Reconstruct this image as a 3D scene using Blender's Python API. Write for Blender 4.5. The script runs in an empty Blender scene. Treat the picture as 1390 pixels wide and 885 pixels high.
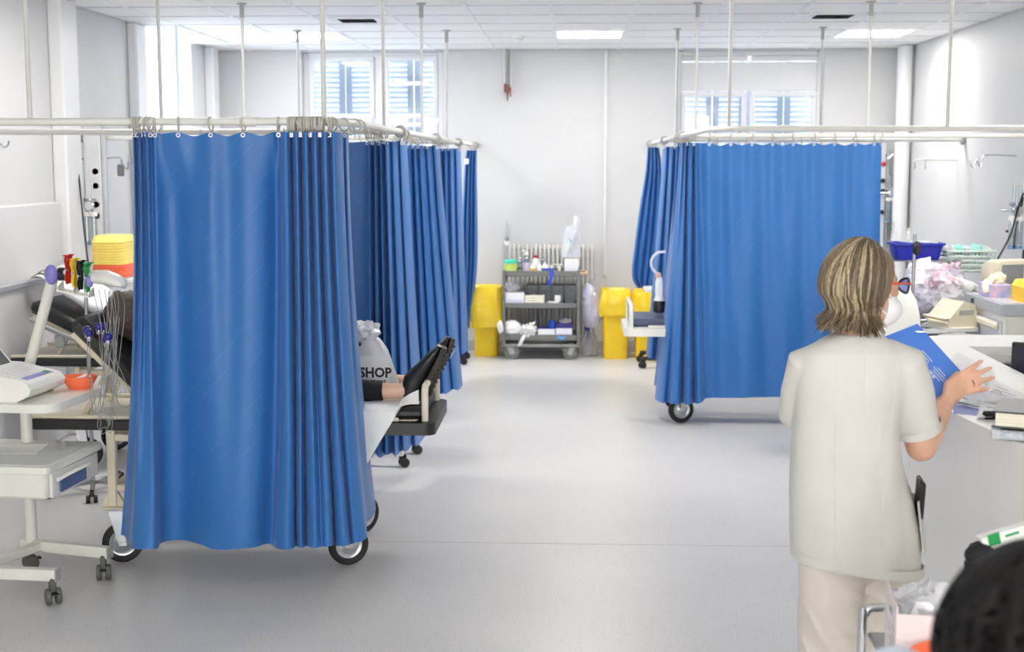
import bpy, bmesh, math, random
from mathutils import Vector, Matrix, noise, Euler
random.seed(7)
SC = bpy.context.scene
COL = SC.collection
PI = math.pi

# ------------------------------------------------------------------ camera, world, exposure
FPX, CAMZ = 1810.0, 1.87
PITCH = math.atan(221.5 / FPX)
YAW = math.atan(80 / FPX * math.cos(PITCH))
cd = bpy.data.cameras.new('camera')
cam = bpy.data.objects.new('camera', cd); COL.objects.link(cam)
cam.location = (0, 0, CAMZ)
cam.rotation_euler = (PI / 2 - PITCH, 0, YAW)
cd.sensor_width = 36.0
cd.lens = 36.0 * FPX / 1390.0
cd.clip_start = 0.05
cd.dof.use_dof = True
cd.dof.focus_distance = 5.4
cd.dof.aperture_fstop = 3.8
SC.camera = cam
W = bpy.data.worlds.new('daylight'); SC.world = W
W.use_nodes = True
bgn = W.node_tree.nodes['Background']
bgn.inputs[0].default_value = (1.0, 0.985, 0.955, 1)
bgn.inputs[1].default_value = 6.8
SC.view_settings.view_transform = 'Standard'
SC.view_settings.look = 'None'
SC.view_settings.gamma = 1.0
SC.view_settings.use_curve_mapping = False
SC.view_settings.exposure = 0.14
LAMP = 36.0            # emission of the ceiling panels
try:
    SC.cycles.use_denoising = True
    SC.cycles.max_bounces = 10
    SC.cycles.diffuse_bounces = 8
    SC.cycles.sample_clamp_indirect = 6
    SC.cycles.caustics_reflective = False
    SC.cycles.caustics_refractive = False
except Exception:
    pass

# ------------------------------------------------------------------ pixel rays (photo frame 1390 x 885)
_cp, _sp, _cy, _sy = math.cos(PITCH), math.sin(PITCH), math.cos(YAW), math.sin(YAW)
_fw = (-_sy * _cp, _cy * _cp, -_sp); _rt = (_cy, _sy, 0); _up = (-_sy * _sp, _cy * _sp, _cp)
def ray(x, y):
    a = (x - 695) / FPX; b = (442.5 - y) / FPX
    return [_fw[i] + a * _rt[i] + b * _up[i] for i in range(3)]
def PY(x, y, Y):
    d = ray(x, y); t = Y / d[1]; return Vector((t * d[0], Y, CAMZ + t * d[2]))
def PZ(x, y, z):
    d = ray(x, y); t = (z - CAMZ) / d[2]; return Vector((t * d[0], t * d[1], z))
def PX(x, y, X):
    d = ray(x, y); t = X / d[0]; return Vector((X, t * d[1], CAMZ + t * d[2]))

# ------------------------------------------------------------------ materials
def lin(c):
    o = []
    for v in c[:3]:
        v = v / 255.0
        o.append(v / 12.92 if v <= 0.04045 else ((v + 0.055) / 1.055) ** 2.4)
    return (o[0], o[1], o[2], 1.0)
MATS = {}
def mat(name, rgb, rough=0.5, metal=0.0, var=0.05, scale=14.0, bump=0.0, bscale=60.0, trans=0.0, alpha=1.0,
        emis=0.0, spec=0.5, sheen=0.0, coat=0.0, sss=0.0, rgb2=None, stretch=None):
    if name in MATS: return MATS[name]
    m = bpy.data.materials.new(name); m.use_nodes = True
    nt = m.node_tree; N = nt.nodes; L = nt.links
    b = N['Principled BSDF']
    tc = N.new('ShaderNodeTexCoord')
    mp = N.new('ShaderNodeMapping'); L.new(tc.outputs['Object'], mp.inputs[0])
    if stretch: mp.inputs['Scale'].default_value = stretch
    nz = N.new('ShaderNodeTexNoise'); nz.inputs['Scale'].default_value = scale; nz.inputs['Detail'].default_value = 4
    L.new(mp.outputs[0], nz.inputs['Vector'])
    cr = N.new('ShaderNodeValToRGB'); L.new(nz.outputs['Fac'], cr.inputs[0])
    c = lin(rgb)
    if rgb2 is None:
        c0 = tuple(max(0, v * (1 - var)) for v in c[:3]) + (1,)
        c1 = tuple(min(1, v * (1 + var)) for v in c[:3]) + (1,)
    else:
        c0, c1 = c, lin(rgb2)
    cr.color_ramp.elements[0].position = 0.3; cr.color_ramp.elements[0].color = c0
    cr.color_ramp.elements[1].position = 0.7; cr.color_ramp.elements[1].color = c1
    L.new(cr.outputs[0], b.inputs['Base Color'])
    b.inputs['Roughness'].default_value = rough
    b.inputs['Metallic'].default_value = metal
    b.inputs['Specular IOR Level'].default_value = spec
    b.inputs['Transmission Weight'].default_value = trans
    b.inputs['Alpha'].default_value = alpha
    if sheen: b.inputs['Sheen Weight'].default_value = sheen
    if coat: b.inputs['Coat Weight'].default_value = coat
    if sss:
        b.inputs['Subsurface Weight'].default_value = sss
        b.inputs['Subsurface Radius'].default_value = (0.012, 0.005, 0.003)
        b.inputs['Subsurface Scale'].default_value = 1.0
    if emis:
        b.inputs['Emission Color'].default_value = c
        b.inputs['Emission Strength'].default_value = emis
    if bump:
        n2 = N.new('ShaderNodeTexNoise'); n2.inputs['Scale'].default_value = bscale; n2.inputs['Detail'].default_value = 5
        L.new(mp.outputs[0], n2.inputs['Vector'])
        bp = N.new('ShaderNodeBump'); bp.inputs['Strength'].default_value = bump; bp.inputs['Distance'].default_value = 0.01
        L.new(n2.outputs['Fac'], bp.inputs['Height']); L.new(bp.outputs[0], b.inputs['Normal'])
    MATS[name] = m
    return m

def glass_mat(name, tint=(235, 242, 248), gl=0.12, rough=0.02):
    m = bpy.data.materials.new(name); m.use_nodes = True
    nt = m.node_tree; N = nt.nodes; L = nt.links
    for n in list(N): N.remove(n)
    o = N.new('ShaderNodeOutputMaterial'); mx = N.new('ShaderNodeMixShader')
    t = N.new('ShaderNodeBsdfTransparent'); t.inputs[0].default_value = lin(tint)
    g = N.new('ShaderNodeBsdfGlossy'); g.inputs['Roughness'].default_value = rough
    nz = N.new('ShaderNodeTexNoise'); nz.inputs['Scale'].default_value = 3
    ma = N.new('ShaderNodeMath'); ma.operation = 'MULTIPLY_ADD'; ma.inputs[1].default_value = 0.02; ma.inputs[2].default_value = gl
    L.new(nz.outputs['Fac'], ma.inputs[0]); L.new(ma.outputs[0], mx.inputs[0])
    L.new(t.outputs[0], mx.inputs[1]); L.new(g.outputs[0], mx.inputs[2]); L.new(mx.outputs[0], o.inputs[0])
    MATS[name] = m
    return m

def film_mat(name, rgb, opac=0.45, gl=0.25, rough=0.18):
    """thin plastic film: part see-through, part milky, part glossy"""
    m = bpy.data.materials.new(name); m.use_nodes = True
    nt = m.node_tree; N = nt.nodes; L = nt.links
    for n in list(N): N.remove(n)
    o = N.new('ShaderNodeOutputMaterial')
    tr = N.new('ShaderNodeBsdfTransparent')
    df = N.new('ShaderNodeBsdfDiffuse'); df.inputs[0].default_value = lin(rgb)
    tl = N.new('ShaderNodeBsdfTranslucent'); tl.inputs[0].default_value = lin(rgb)
    gs = N.new('ShaderNodeBsdfGlossy'); gs.inputs['Roughness'].default_value = rough
    a = N.new('ShaderNodeMixShader'); a.inputs[0].default_value = 0.4
    L.new(df.outputs[0], a.inputs[1]); L.new(tl.outputs[0], a.inputs[2])
    b = N.new('ShaderNodeMixShader'); b.inputs[0].default_value = gl
    L.new(a.outputs[0], b.inputs[1]); L.new(gs.outputs[0], b.inputs[2])
    c = N.new('ShaderNodeMixShader')
    tc = N.new('ShaderNodeTexCoord')
    nz = N.new('ShaderNodeTexNoise'); nz.inputs['Scale'].default_value = 12; nz.inputs['Detail'].default_value = 3
    L.new(tc.outputs['Object'], nz.inputs['Vector'])
    ma = N.new('ShaderNodeMath'); ma.operation = 'MULTIPLY_ADD'; ma.inputs[1].default_value = 0.4; ma.inputs[2].default_value = opac - 0.2
    L.new(nz.outputs['Fac'], ma.inputs[0]); L.new(ma.outputs[0], c.inputs[0])
    L.new(tr.outputs[0], c.inputs[1]); L.new(b.outputs[0], c.inputs[2]); L.new(c.outputs[0], o.inputs[0])
    MATS[name] = m
    return m

def floor_mat():
    m = bpy.data.materials.new('vinyl_floor'); m.use_nodes = True
    nt = m.node_tree; N = nt.nodes; L = nt.links; b = N['Principled BSDF']
    tc = N.new('ShaderNodeTexCoord')
    n1 = N.new('ShaderNodeTexNoise'); n1.inputs['Scale'].default_value = 260; n1.inputs['Detail'].default_value = 2
    n2 = N.new('ShaderNodeTexNoise'); n2.inputs['Scale'].default_value = 1.3; n2.inputs['Detail'].default_value = 5
    n3 = N.new('ShaderNodeTexVoronoi'); n3.inputs['Scale'].default_value = 70
    for n in (n1, n2, n3): L.new(tc.outputs['Object'], n.inputs['Vector'])
    r1 = N.new('ShaderNodeValToRGB'); L.new(n1.outputs['Fac'], r1.inputs[0])
    r1.color_ramp.elements[0].position = 0.32; r1.color_ramp.elements[0].color = lin((186, 185, 185))
    r1.color_ramp.elements[1].position = 0.55; r1.color_ramp.elements[1].color = lin((219, 217, 215))
    r2 = N.new('ShaderNodeValToRGB'); L.new(n2.outputs['Fac'], r2.inputs[0])
    r2.color_ramp.elements[0].position = 0.3; r2.color_ramp.elements[0].color = (0.93, 0.93, 0.94, 1)
    r2.color_ramp.elements[1].position = 0.7; r2.color_ramp.elements[1].color = (1, 1, 1, 1)
    mx = N.new('ShaderNodeMix'); mx.data_type = 'RGBA'; mx.blend_type = 'MULTIPLY'; mx.inputs[0].default_value = 1
    L.new(r1.outputs[0], mx.inputs[6]); L.new(r2.outputs[0], mx.inputs[7])
    r3 = N.new('ShaderNodeValToRGB'); L.new(n3.outputs['Distance'], r3.inputs[0])
    r3.color_ramp.elements[0].position = 0.10; r3.color_ramp.elements[0].color = (0.5, 0.5, 0.52, 1)
    r3.color_ramp.elements[1].position = 0.2; r3.color_ramp.elements[1].color = (1, 1, 1, 1)
    m2 = N.new('ShaderNodeMix'); m2.data_type = 'RGBA'; m2.blend_type = 'MULTIPLY'; m2.inputs[0].default_value = 0.85
    L.new(mx.outputs[2], m2.inputs[6]); L.new(r3.outputs[0], m2.inputs[7])
    L.new(m2.outputs[2], b.inputs['Base Color'])
    b.inputs['Roughness'].default_value = 0.34
    b.inputs['Specular IOR Level'].default_value = 0.45
    bp = N.new('ShaderNodeBump'); bp.inputs['Strength'].default_value = 0.05; bp.inputs['Distance'].default_value = 0.004
    n4 = N.new('ShaderNodeTexNoise'); n4.inputs['Scale'].default_value = 6; L.new(tc.outputs['Object'], n4.inputs['Vector'])
    L.new(n4.outputs['Fac'], bp.inputs['Height']); L.new(bp.outputs[0], b.inputs['Normal'])
    return m

def curtain_mat(name, rgb):
    m = bpy.data.materials.new(name); m.use_nodes = True
    nt = m.node_tree; N = nt.nodes; L = nt.links; b = N['Principled BSDF']
    uv = N.new('ShaderNodeUVMap'); uv.uv_map = 'cloth'
    # woven diagonal dashes
    mp = N.new('ShaderNodeMapping'); mp.inputs['Rotation'].default_value = (0, 0, -0.84)
    L.new(uv.outputs[0], mp.inputs[0])
    br = N.new('ShaderNodeTexBrick')
    br.inputs['Scale'].default_value = 1.0
    br.inputs['Mortar Size'].default_value = 0.0017
    br.inputs['Mortar Smooth'].default_value = 0.3
    br.inputs['Brick Width'].default_value = 4.0
    br.inputs['Row Height'].default_value = 0.062
    L.new(mp.outputs[0], br.inputs['Vector'])
    nz = N.new('ShaderNodeTexNoise'); nz.inputs['Scale'].default_value = 9; nz.inputs['Detail'].default_value = 1
    L.new(mp.outputs[0], nz.inputs['Vector'])
    gt = N.new('ShaderNodeMath'); gt.operation = 'GREATER_THAN'; gt.inputs[1].default_value = 0.53; L.new(nz.outputs['Fac'], gt.inputs[0])
    mu = N.new('ShaderNodeMath'); mu.operation = 'MULTIPLY'; L.new(br.outputs['Fac'], mu.inputs[0]); L.new(gt.outputs[0], mu.inputs[1])
    mx = N.new('ShaderNodeMix'); mx.data_type = 'RGBA'
    c = lin(rgb)
    mx.inputs[6].default_value = c
    mx.inputs[7].default_value = (min(1, c[0] * 1.9 + .02), min(1, c[1] * 1.5 + .02), min(1, c[2] * 1.3 + .02), 1)
    sc = N.new('ShaderNodeMath'); sc.operation = 'MULTIPLY'; sc.inputs[1].default_value = 0.5; L.new(mu.outputs[0], sc.inputs[0])
    L.new(sc.outputs[0], mx.inputs[0])
    L.new(mx.outputs[2], b.inputs['Base Color'])
    b.inputs['Roughness'].default_value = 0.42
    b.inputs['Specular IOR Level'].default_value = 0.4
    b.inputs['Sheen Weight'].default_value = 0.12
    n2 = N.new('ShaderNodeTexNoise'); n2.inputs['Scale'].default_value = 5; n2.inputs['Detail'].default_value = 3
    L.new(uv.outputs[0], n2.inputs['Vector'])
    bp = N.new('ShaderNodeBump'); bp.inputs['Strength'].default_value = 0.32; bp.inputs['Distance'].default_value = 0.02
    L.new(n2.outputs['Fac'], bp.inputs['Height']); L.new(bp.outputs[0], b.inputs['Normal'])
    MATS[name] = m
    return m

# ------------------------------------------------------------------ mesh builder
def frame_of(d):
    d = Vector(d).normalized()
    a = Vector((0, 0, 1)) if abs(d.z) < 0.9 else Vector((1, 0, 0))
    u = d.cross(a).normalized(); v = u.cross(d).normalized()
    return u, v
class MB:
    def __init__(s): s.v = []; s.f = []; s.uv = None
    def add(s, vs, fs):
        o = len(s.v); s.v += [Vector(p) for p in vs]; s.f += [tuple(i + o for i in f) for f in fs]; return s
    def box(s, c, d, rz=0.0, bev=0.0, M=None):
        """chamfered box, centre c, full size d"""
        hx, hy, hz = d[0] / 2, d[1] / 2, d[2] / 2
        b = min(bev, hx * .9, hy * .9, hz * .9)
        vs, fs = [], []
        if b <= 0:
            vs = [Vector((x * hx, y * hy, z * hz)) for x in (-1, 1) for y in (-1, 1) for z in (-1, 1)]
            fs = [(0, 1, 3, 2), (4, 6, 7, 5), (0, 4, 5, 1), (2, 3, 7, 6), (0, 2, 6, 4), (1, 5, 7, 3)]
        else:
            idx = {}
            for x in (-1, 1):
                for y in (-1, 1):
                    for z in (-1, 1):
                        for k in range(3):
                            p = [x * (hx - b), y * (hy - b), z * (hz - b)]
                            p[k] = (x, y, z)[k] * (hx, hy, hz)[k]
                            idx[(x, y, z, k)] = len(vs); vs.append(Vector(p))
            for k in range(3):
                i, j = (k + 1) % 3, (k + 2) % 3
                for sg in (-1, 1):
                    q = []
                    for a, c2 in ((-1, -1), (1, -1), (1, 1), (-1, 1)):
                        t = [0, 0, 0]; t[k] = sg; t[i] = a; t[j] = c2; q.append(idx[(t[0], t[1], t[2], k)])
                    fs.append(tuple(q) if sg > 0 else tuple(reversed(q)))
            for k in range(3):
                i, j = (k + 1) % 3, (k + 2) % 3
                for a in (-1, 1):
                    for c2 in (-1, 1):
                        t = [0, 0, 0]; t[i] = a; t[j] = c2
                        lo = list(t); lo[k] = -1; hi = list(t); hi[k] = 1
                        q = (idx[(*lo, i)], idx[(*hi, i)], idx[(*hi, j)], idx[(*lo, j)])
                        fs.append(q if a * c2 < 0 else tuple(reversed(q)))
            for x in (-1, 1):
                for y in (-1, 1):
                    for z in (-1, 1):
                        q = (idx[(x, y, z, 0)], idx[(x, y, z, 1)], idx[(x, y, z, 2)])
                        fs.append(q if x * y * z > 0 else tuple(reversed(q)))
        R = M if M is not None else Matrix.Rotation(rz, 3, 'Z')
        c = Vector(c)
        return s.add([R @ p + c for p in vs], fs)
    def bar(s, a, b, w, h=None, bev=0.0, upv=(0, 0, 1)):
        """rectangular bar from a to b, width w (sideways), height h (along upv)"""
        a, b = Vector(a), Vector(b); d = b - a; h = h or w
        z = Vector(upv); x = d.normalized()
        if abs(x.dot(z)) > .98: z = Vector((0, 1, 0))
        y = z.cross(x).normalized(); z = x.cross(y).normalized()
        M = Matrix((x, y, z)).transposed()
        return s.box((a + b) / 2, (d.length, w, h), bev=bev, M=M)
    def tube(s, pts, r, n=8, closed=False, caps=True, ry=None):
        pts = [Vector(p) for p in pts]; m = len(pts)
        rr = r if isinstance(r, (list, tuple)) else [r] * m
        vs, fs = [], []
        u = None
        for i, p in enumerate(pts):
            if closed: t = pts[(i + 1) % m] - pts[i - 1]
            else: t = pts[min(i + 1, m - 1)] - pts[max(i - 1, 0)]
            t = t.normalized() if t.length > 1e-9 else Vector((0, 0, 1))
            if u is None: u, _ = frame_of(t)
            else:
                u = u - t * u.dot(t)
                u = u.normalized() if u.length > 1e-6 else frame_of(t)[0]
            w = t.cross(u)
            for k in range(n):
                a = 2 * PI * k / n
                vs.append(p + u * (math.cos(a) * rr[i]) + w * (math.sin(a) * (rr[i] if ry is None else ry * rr[i])))
        R = m if closed else m - 1
        for i in range(R):
            j = (i + 1) % m
            for k in range(n):
                k2 = (k + 1) % n
                fs.append((i * n + k, i * n + k2, j * n + k2, j * n + k))
        if caps and not closed:
            fs.append(tuple(reversed(range(n)))); fs.append(tuple((m - 1) * n + k for k in range(n)))
        return s.add(vs, fs)
    def capsule(s, a, b, ra, rb, n=14):
        a, b = Vector(a), Vector(b); d = (b - a)
        if d.length < 1e-6: return s.ell(a, (ra, ra, ra))
        t = d.normalized(); pts, rr = [], []
        for k in range(5):
            an = PI / 2 * (1 - k / 4) if k else PI / 2 * .97
            pts.append(a - t * ra * math.sin(an)); rr.append(max(ra * math.cos(an), ra * .04))
        for k in range(5):
            an = PI / 2 * k / 4 if k < 4 else PI / 2 * .97
            pts.append(b + t * rb * math.sin(an)); rr.append(max(rb * math.cos(an), rb * .04))
        return s.tube(pts, rr, n)
    def lathe(s, prof, c=(0, 0, 0), n=20, axis='z', ry=1.0, caps=True):
        vs, fs = [], []; c = Vector(c); m = len(prof)
        for r, z in prof:
            for k in range(n):
                a = 2 * PI * k / n; x, y = r * math.cos(a), r * ry * math.sin(a)
                if axis == 'z': p = (x, y, z)
                elif axis == 'y': p = (x, z, -y)
                else: p = (z, x, y)
                vs.append(c + Vector(p))
        for i in range(m - 1):
            for k in range(n):
                k2 = (k + 1) % n
                fs.append((i * n + k, i * n + k2, (i + 1) * n + k2, (i + 1) * n + k))
        if caps: fs.append(tuple(reversed(range(n)))); fs.append(tuple((m - 1) * n + k for k in range(n)))
        return s.add(vs, fs)
    def ell(s, c, r, n=16, m=10, M=None):
        vs, fs = [], []; c = Vector(c)
        for i in range(m + 1):
            th = PI * (i + (0.02 if i == 0 else -0.02 if i == m else 0)) / m
            for k in range(n):
                a = 2 * PI * k / n
                p = Vector((r[0] * math.sin(th) * math.cos(a), r[1] * math.sin(th) * math.sin(a), -r[2] * math.cos(th)))
                vs.append(c + (M @ p if M is not None else p))
        for i in range(m):
            for k in range(n):
                k2 = (k + 1) % n
                fs.append((i * n + k, i * n + k2, (i + 1) * n + k2, (i + 1) * n + k))
        fs.append(tuple(reversed(range(n)))); fs.append(tuple(m * n + k for k in range(n)))
        return s.add(vs, fs)
    def prism(s, poly, z0, z1):
        n = len(poly)
        vs = [Vector((p[0], p[1], z0)) for p in poly] + [Vector((p[0], p[1], z1)) for p in poly]
        fs = [tuple(reversed(range(n))), tuple(range(n, 2 * n))]
        fs += [(i, (i + 1) % n, n + (i + 1) % n, n + i) for i in range(n)]
        return s.add(vs, fs)
    def extr(s, poly, d):
        """prism: 3-D polygon poly pushed along vector d"""
        n = len(poly); d = Vector(d)
        vs = [Vector(p) for p in poly] + [Vector(p) + d for p in poly]
        fs = [tuple(reversed(range(n))), tuple(range(n, 2 * n))]
        fs += [(i, (i + 1) % n, n + (i + 1) % n, n + i) for i in range(n)]
        return s.add(vs, fs)
    def loft(s, rings, caps=True):
        n = len(rings[0]); vs = [p for r in rings for p in r]; fs = []
        for i in range(len(rings) - 1):
            for k in range(n):
                k2 = (k + 1) % n
                fs.append((i * n + k, i * n + k2, (i + 1) * n + k2, (i + 1) * n + k))
        if caps: fs.append(tuple(reversed(range(n)))); fs.append(tuple((len(rings) - 1) * n + k for k in range(n)))
        return s.add(vs, fs)
    def grid(s, fn, nu, nv):
        vs = [Vector(fn(i / nu, j / nv)) for i in range(nu + 1) for j in range(nv + 1)]
        fs = [(i * (nv + 1) + j, (i + 1) * (nv + 1) + j, (i + 1) * (nv + 1) + j + 1, i * (nv + 1) + j + 1) for i in range(nu) for j in range(nv)]
        return s.add(vs, fs)
    def slab(s, fn, nu, nv, th):
        """closed thin sheet following fn(u, v), thickness th along the local normal"""
        top = [[Vector(fn(i / nu, j / nv)) for j in range(nv + 1)] for i in range(nu + 1)]
        def nrm(i, j):
            a = top[min(i + 1, nu)][j] - top[max(i - 1, 0)][j]; b = top[i][min(j + 1, nv)] - top[i][max(j - 1, 0)]
            c = a.cross(b); return c.normalized() if c.length > 1e-12 else Vector((0, 0, 1))
        w = nv + 1; N = (nu + 1) * w
        vs = [top[i][j] for i in range(nu + 1) for j in range(w)] + [top[i][j] - nrm(i, j) * th for i in range(nu + 1) for j in range(w)]
        fs = []
        for i in range(nu):
            for j in range(nv):
                q = (i * w + j, (i + 1) * w + j, (i + 1) * w + j + 1, i * w + j + 1)
                fs.append(q); fs.append(tuple(N + k for k in reversed(q)))
        for i in range(nu):
            fs.append((i * w, N + i * w, N + (i + 1) * w, (i + 1) * w))
            fs.append((i * w + nv, (i + 1) * w + nv, N + (i + 1) * w + nv, N + i * w + nv))
        for j in range(nv):
            fs.append((j, j + 1, N + j + 1, N + j))
            k = nu * w + j; fs.append((k, N + k, N + k + 1, k + 1))
        return s.add(vs, fs)
    def xf(s, M):
        s.v = [M @ p for p in s.v]; return s
    def noise(s, amp, freq, seed=0, ridged=False):
        off = Vector((seed * 3.7, seed * 1.3, seed * 7.1)); o = []
        for p in s.v:
            q = p * freq + off
            d = noise.noise_vector(q) + 0.5 * noise.noise_vector(q * 2.1)
            if ridged: d = Vector((abs(d.x), abs(d.y), abs(d.z))) * 1.4 - Vector((.5, .5, .5))
            o.append(p + d * amp)
        s.v = o; return s
    def mesh(s, name, sm=40):
        me = bpy.data.meshes.new(name); me.from_pydata([tuple(p) for p in s.v], [], s.f); me.update()
        bm = bmesh.new(); bm.from_mesh(me); bmesh.ops.recalc_face_normals(bm, faces=bm.faces[:]); bm.to_mesh(me); bm.free()
        if sm:
            me.shade_smooth(); me.set_sharp_from_angle(angle=math.radians(sm))
        return me
    def build(s, name, material, parent=None, sm=40, mods=None):
        me = s.mesh(name, sm); me.materials.append(material)
        o = bpy.data.objects.new(name, me); COL.objects.link(o)
        if parent is not None: o.parent = parent
        return o
def remesh(mb, voxel, smooth=6, fac=0.5):
    """one continuous skin over overlapping solids"""
    me = mb.mesh('tmp', 0)
    o = bpy.data.objects.new('tmp', me); COL.objects.link(o)
    r = o.modifiers.new('r', 'REMESH'); r.mode = 'VOXEL'; r.voxel_size = voxel
    if smooth:
        k = o.modifiers.new('s', 'SMOOTH'); k.iterations = smooth; k.factor = fac
    dg = bpy.context.evaluated_depsgraph_get()
    ev = o.evaluated_get(dg); e = ev.to_mesh()
    out = MB(); out.v = [v.co.copy() for v in e.vertices]; out.f = [tuple(p.vertices) for p in e.polygons]
    ev.to_mesh_clear(); bpy.data.objects.remove(o); bpy.data.meshes.remove(me)
    return out
def tag(o, label, cat, group=None, kind=None):
    o['label'] = label; o['category'] = cat
    if group: o['group'] = group
    if kind: o['kind'] = kind
    return o
def thing(name, label, cat, loc=(0, 0, 0), rz=0.0, group=None):
    o = bpy.data.objects.new(name, None); COL.objects.link(o); o.empty_display_size = 0.05
    o.location = loc; o.rotation_euler = (0, 0, rz)
    return tag(o, label, cat, group)
def struct(o, label=None):
    o['kind'] = 'structure'
    if label: o['label'] = label
    return o
def dup(o, parent=None, loc=None, rz=None):
    c = o.copy(); COL.objects.link(c); c.parent = parent
    if loc is not None: c.location = loc
    if rz is not None: c.rotation_euler = (0, 0, rz)
    for ch in list(o.children): dup(ch, c)
    return c
def share(name, me, parent, loc=(0, 0, 0), rot=(0, 0, 0), scale=(1, 1, 1)):
    o = bpy.data.objects.new(name, me); COL.objects.link(o); o.parent = parent
    o.location = loc; o.rotation_euler = rot; o.scale = scale
    return o
def rpoly(x0, x1, y0, y1, r, n=5):
    out = []
    for cx, cy, a0 in ((x1 - r, y1 - r, 0), (x0 + r, y1 - r, 90), (x0 + r, y0 + r, 180), (x1 - r, y0 + r, 270)):
        for k in range(n + 1):
            a = math.radians(a0 + 90 * k / n); out.append((cx + r * math.cos(a), cy + r * math.sin(a)))
    return out
def spline(pts, sub=6, closed=False):
    P = [Vector(p) for p in pts]; m = len(P); out = []
    rng = range(m if closed else m - 1)
    for i in rng:
        p1, p2 = P[i], P[(i + 1) % m]
        p0 = P[i - 1] if (i > 0 or closed) else p1 * 2 - p2
        p3 = P[(i + 2) % m] if (i + 2 < m or closed) else p2 * 2 - p1
        for k in range(sub):
            t = k / sub
            out.append(0.5 * ((2 * p1) + (p2 - p0) * t + (2 * p0 - 5 * p1 + 4 * p2 - p3) * t * t + (3 * p1 - p0 - 3 * p2 + p3) * t ** 3))
    if not closed: out.append(P[-1])
    return out
def text_mesh(body, size, depth=0.0006, align='LEFT', shear=0.0, xs=1.0, off=0.0):
    cu = bpy.data.curves.new('t', 'FONT'); cu.body = body; cu.size = size; cu.extrude = depth; cu.align_x = align
    cu.shear = shear; cu.offset = off; cu.resolution_u = 2
    o = bpy.data.objects.new('t', cu); COL.objects.link(o)
    dg = bpy.context.evaluated_depsgraph_get(); me = bpy.data.meshes.new_from_object(o.evaluated_get(dg))
    bpy.data.objects.remove(o); bpy.data.curves.remove(cu)
    for v in me.vertices: v.co.x *= xs
    return me

def wb(mb, name, m, root, parent=None, sm=40):
    """build a part given in world coordinates under a thing with no rotation"""
    L = root.location
    mb.v = [p - L for p in mb.v]
    return mb.build(name, m, parent or root, sm)
# ------------------------------------------------------------------ shared materials
wall_paint = mat('wall_paint', (209, 209, 209), 0.55, var=0.02, scale=3, bump=0.03, bscale=220)
white_paint = mat('white_paint', (228, 228, 229), 0.4, var=0.015, scale=5)
ceil_tile = mat('ceiling_tile', (250, 250, 249), 0.75, var=0.02, scale=40, bump=0.05, bscale=300)
ceil_bar = mat('ceiling_bar', (244, 244, 246), 0.5, var=0.01)
ceil_gap = mat('ceiling_void', (104, 106, 110), 0.9, var=0.05)
floor_m = floor_mat()
blue_cloth = curtain_mat('blue_curtain_cloth', (46, 108, 176))
rail_m = mat('cream_rail_paint', (226, 225, 219), 0.35, var=0.02)
rod_m = mat('rod_paint', (212, 212, 208), 0.4, var=0.03)
grey_plastic = mat('grey_plastic', (168, 168, 166), 0.45)
chrome = mat('chrome', (205, 207, 210), 0.18, metal=1.0, var=0.04)
steel = mat('brushed_steel', (170, 172, 175), 0.34, metal=1.0, var=0.06, stretch=(1, 1, 12))
alu = mat('aluminium', (196, 198, 200), 0.4, metal=0.7, var=0.03)
ring_m = mat('ring_plastic', (190, 186, 176), 0.4, var=0.03)
cream = mat('cream_enamel', (226, 217, 194), 0.38, var=0.03, scale=9)
white_plastic = mat('white_plastic', (236, 234, 228), 0.38, var=0.02)
off_white = mat('off_white_enamel', (228, 227, 219), 0.36, var=0.03, scale=7)
black_vinyl = mat('black_vinyl', (22, 22, 24), 0.42, var=0.2, bump=0.06, bscale=180)
black_plastic = mat('black_plastic', (26, 26, 28), 0.4, var=0.1)
rubber = mat('black_rubber', (30, 29, 29), 0.62, var=0.12)
grey_rubber = mat('grey_rubber', (126, 126, 118), 0.6, var=0.06)
yellow_bag = mat('yellow_bag_film', (250, 212, 40), 0.28, var=0.06, spec=0.6)
yellow_bin = mat('yellow_bin_plastic', (246, 205, 28), 0.42, var=0.04)
yellow_tray = mat('yellow_tray_plastic', (251, 230, 124), 0.42, var=0.03)
orange = mat('orange_plastic', (246, 118, 76), 0.4, var=0.04)
paper = mat('white_paper', (240, 240, 238), 0.7, var=0.02)
carton = mat('white_carton', (236, 234, 238), 0.6, var=0.02)
red_p = mat('red_plastic', (196, 34, 30), 0.4)
green_p = mat('green_plastic', (26, 150, 74), 0.4)
blue_p = mat('navy_blue_plastic', (34, 36, 128), 0.3)
royal = mat('royal_blue_plastic', (36, 46, 168), 0.38)
teal = mat('teal_plastic', (60, 200, 168), 0.4)
lilac = mat('lilac_plastic', (132, 128, 206), 0.45)
clear_film = film_mat('clear_film', (246, 246, 250), 0.5, gl=.12)
milky_film = film_mat('milky_film', (246, 247, 250), 0.85, gl=.12)
lilac_film = film_mat('lilac_film', (232, 228, 244), 0.7, gl=.12)
pane_glass = glass_mat('window_glass', gl=0.10)
clear_glass = glass_mat('clear_plastic', (228, 236, 240), gl=0.22, rough=0.08)

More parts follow.
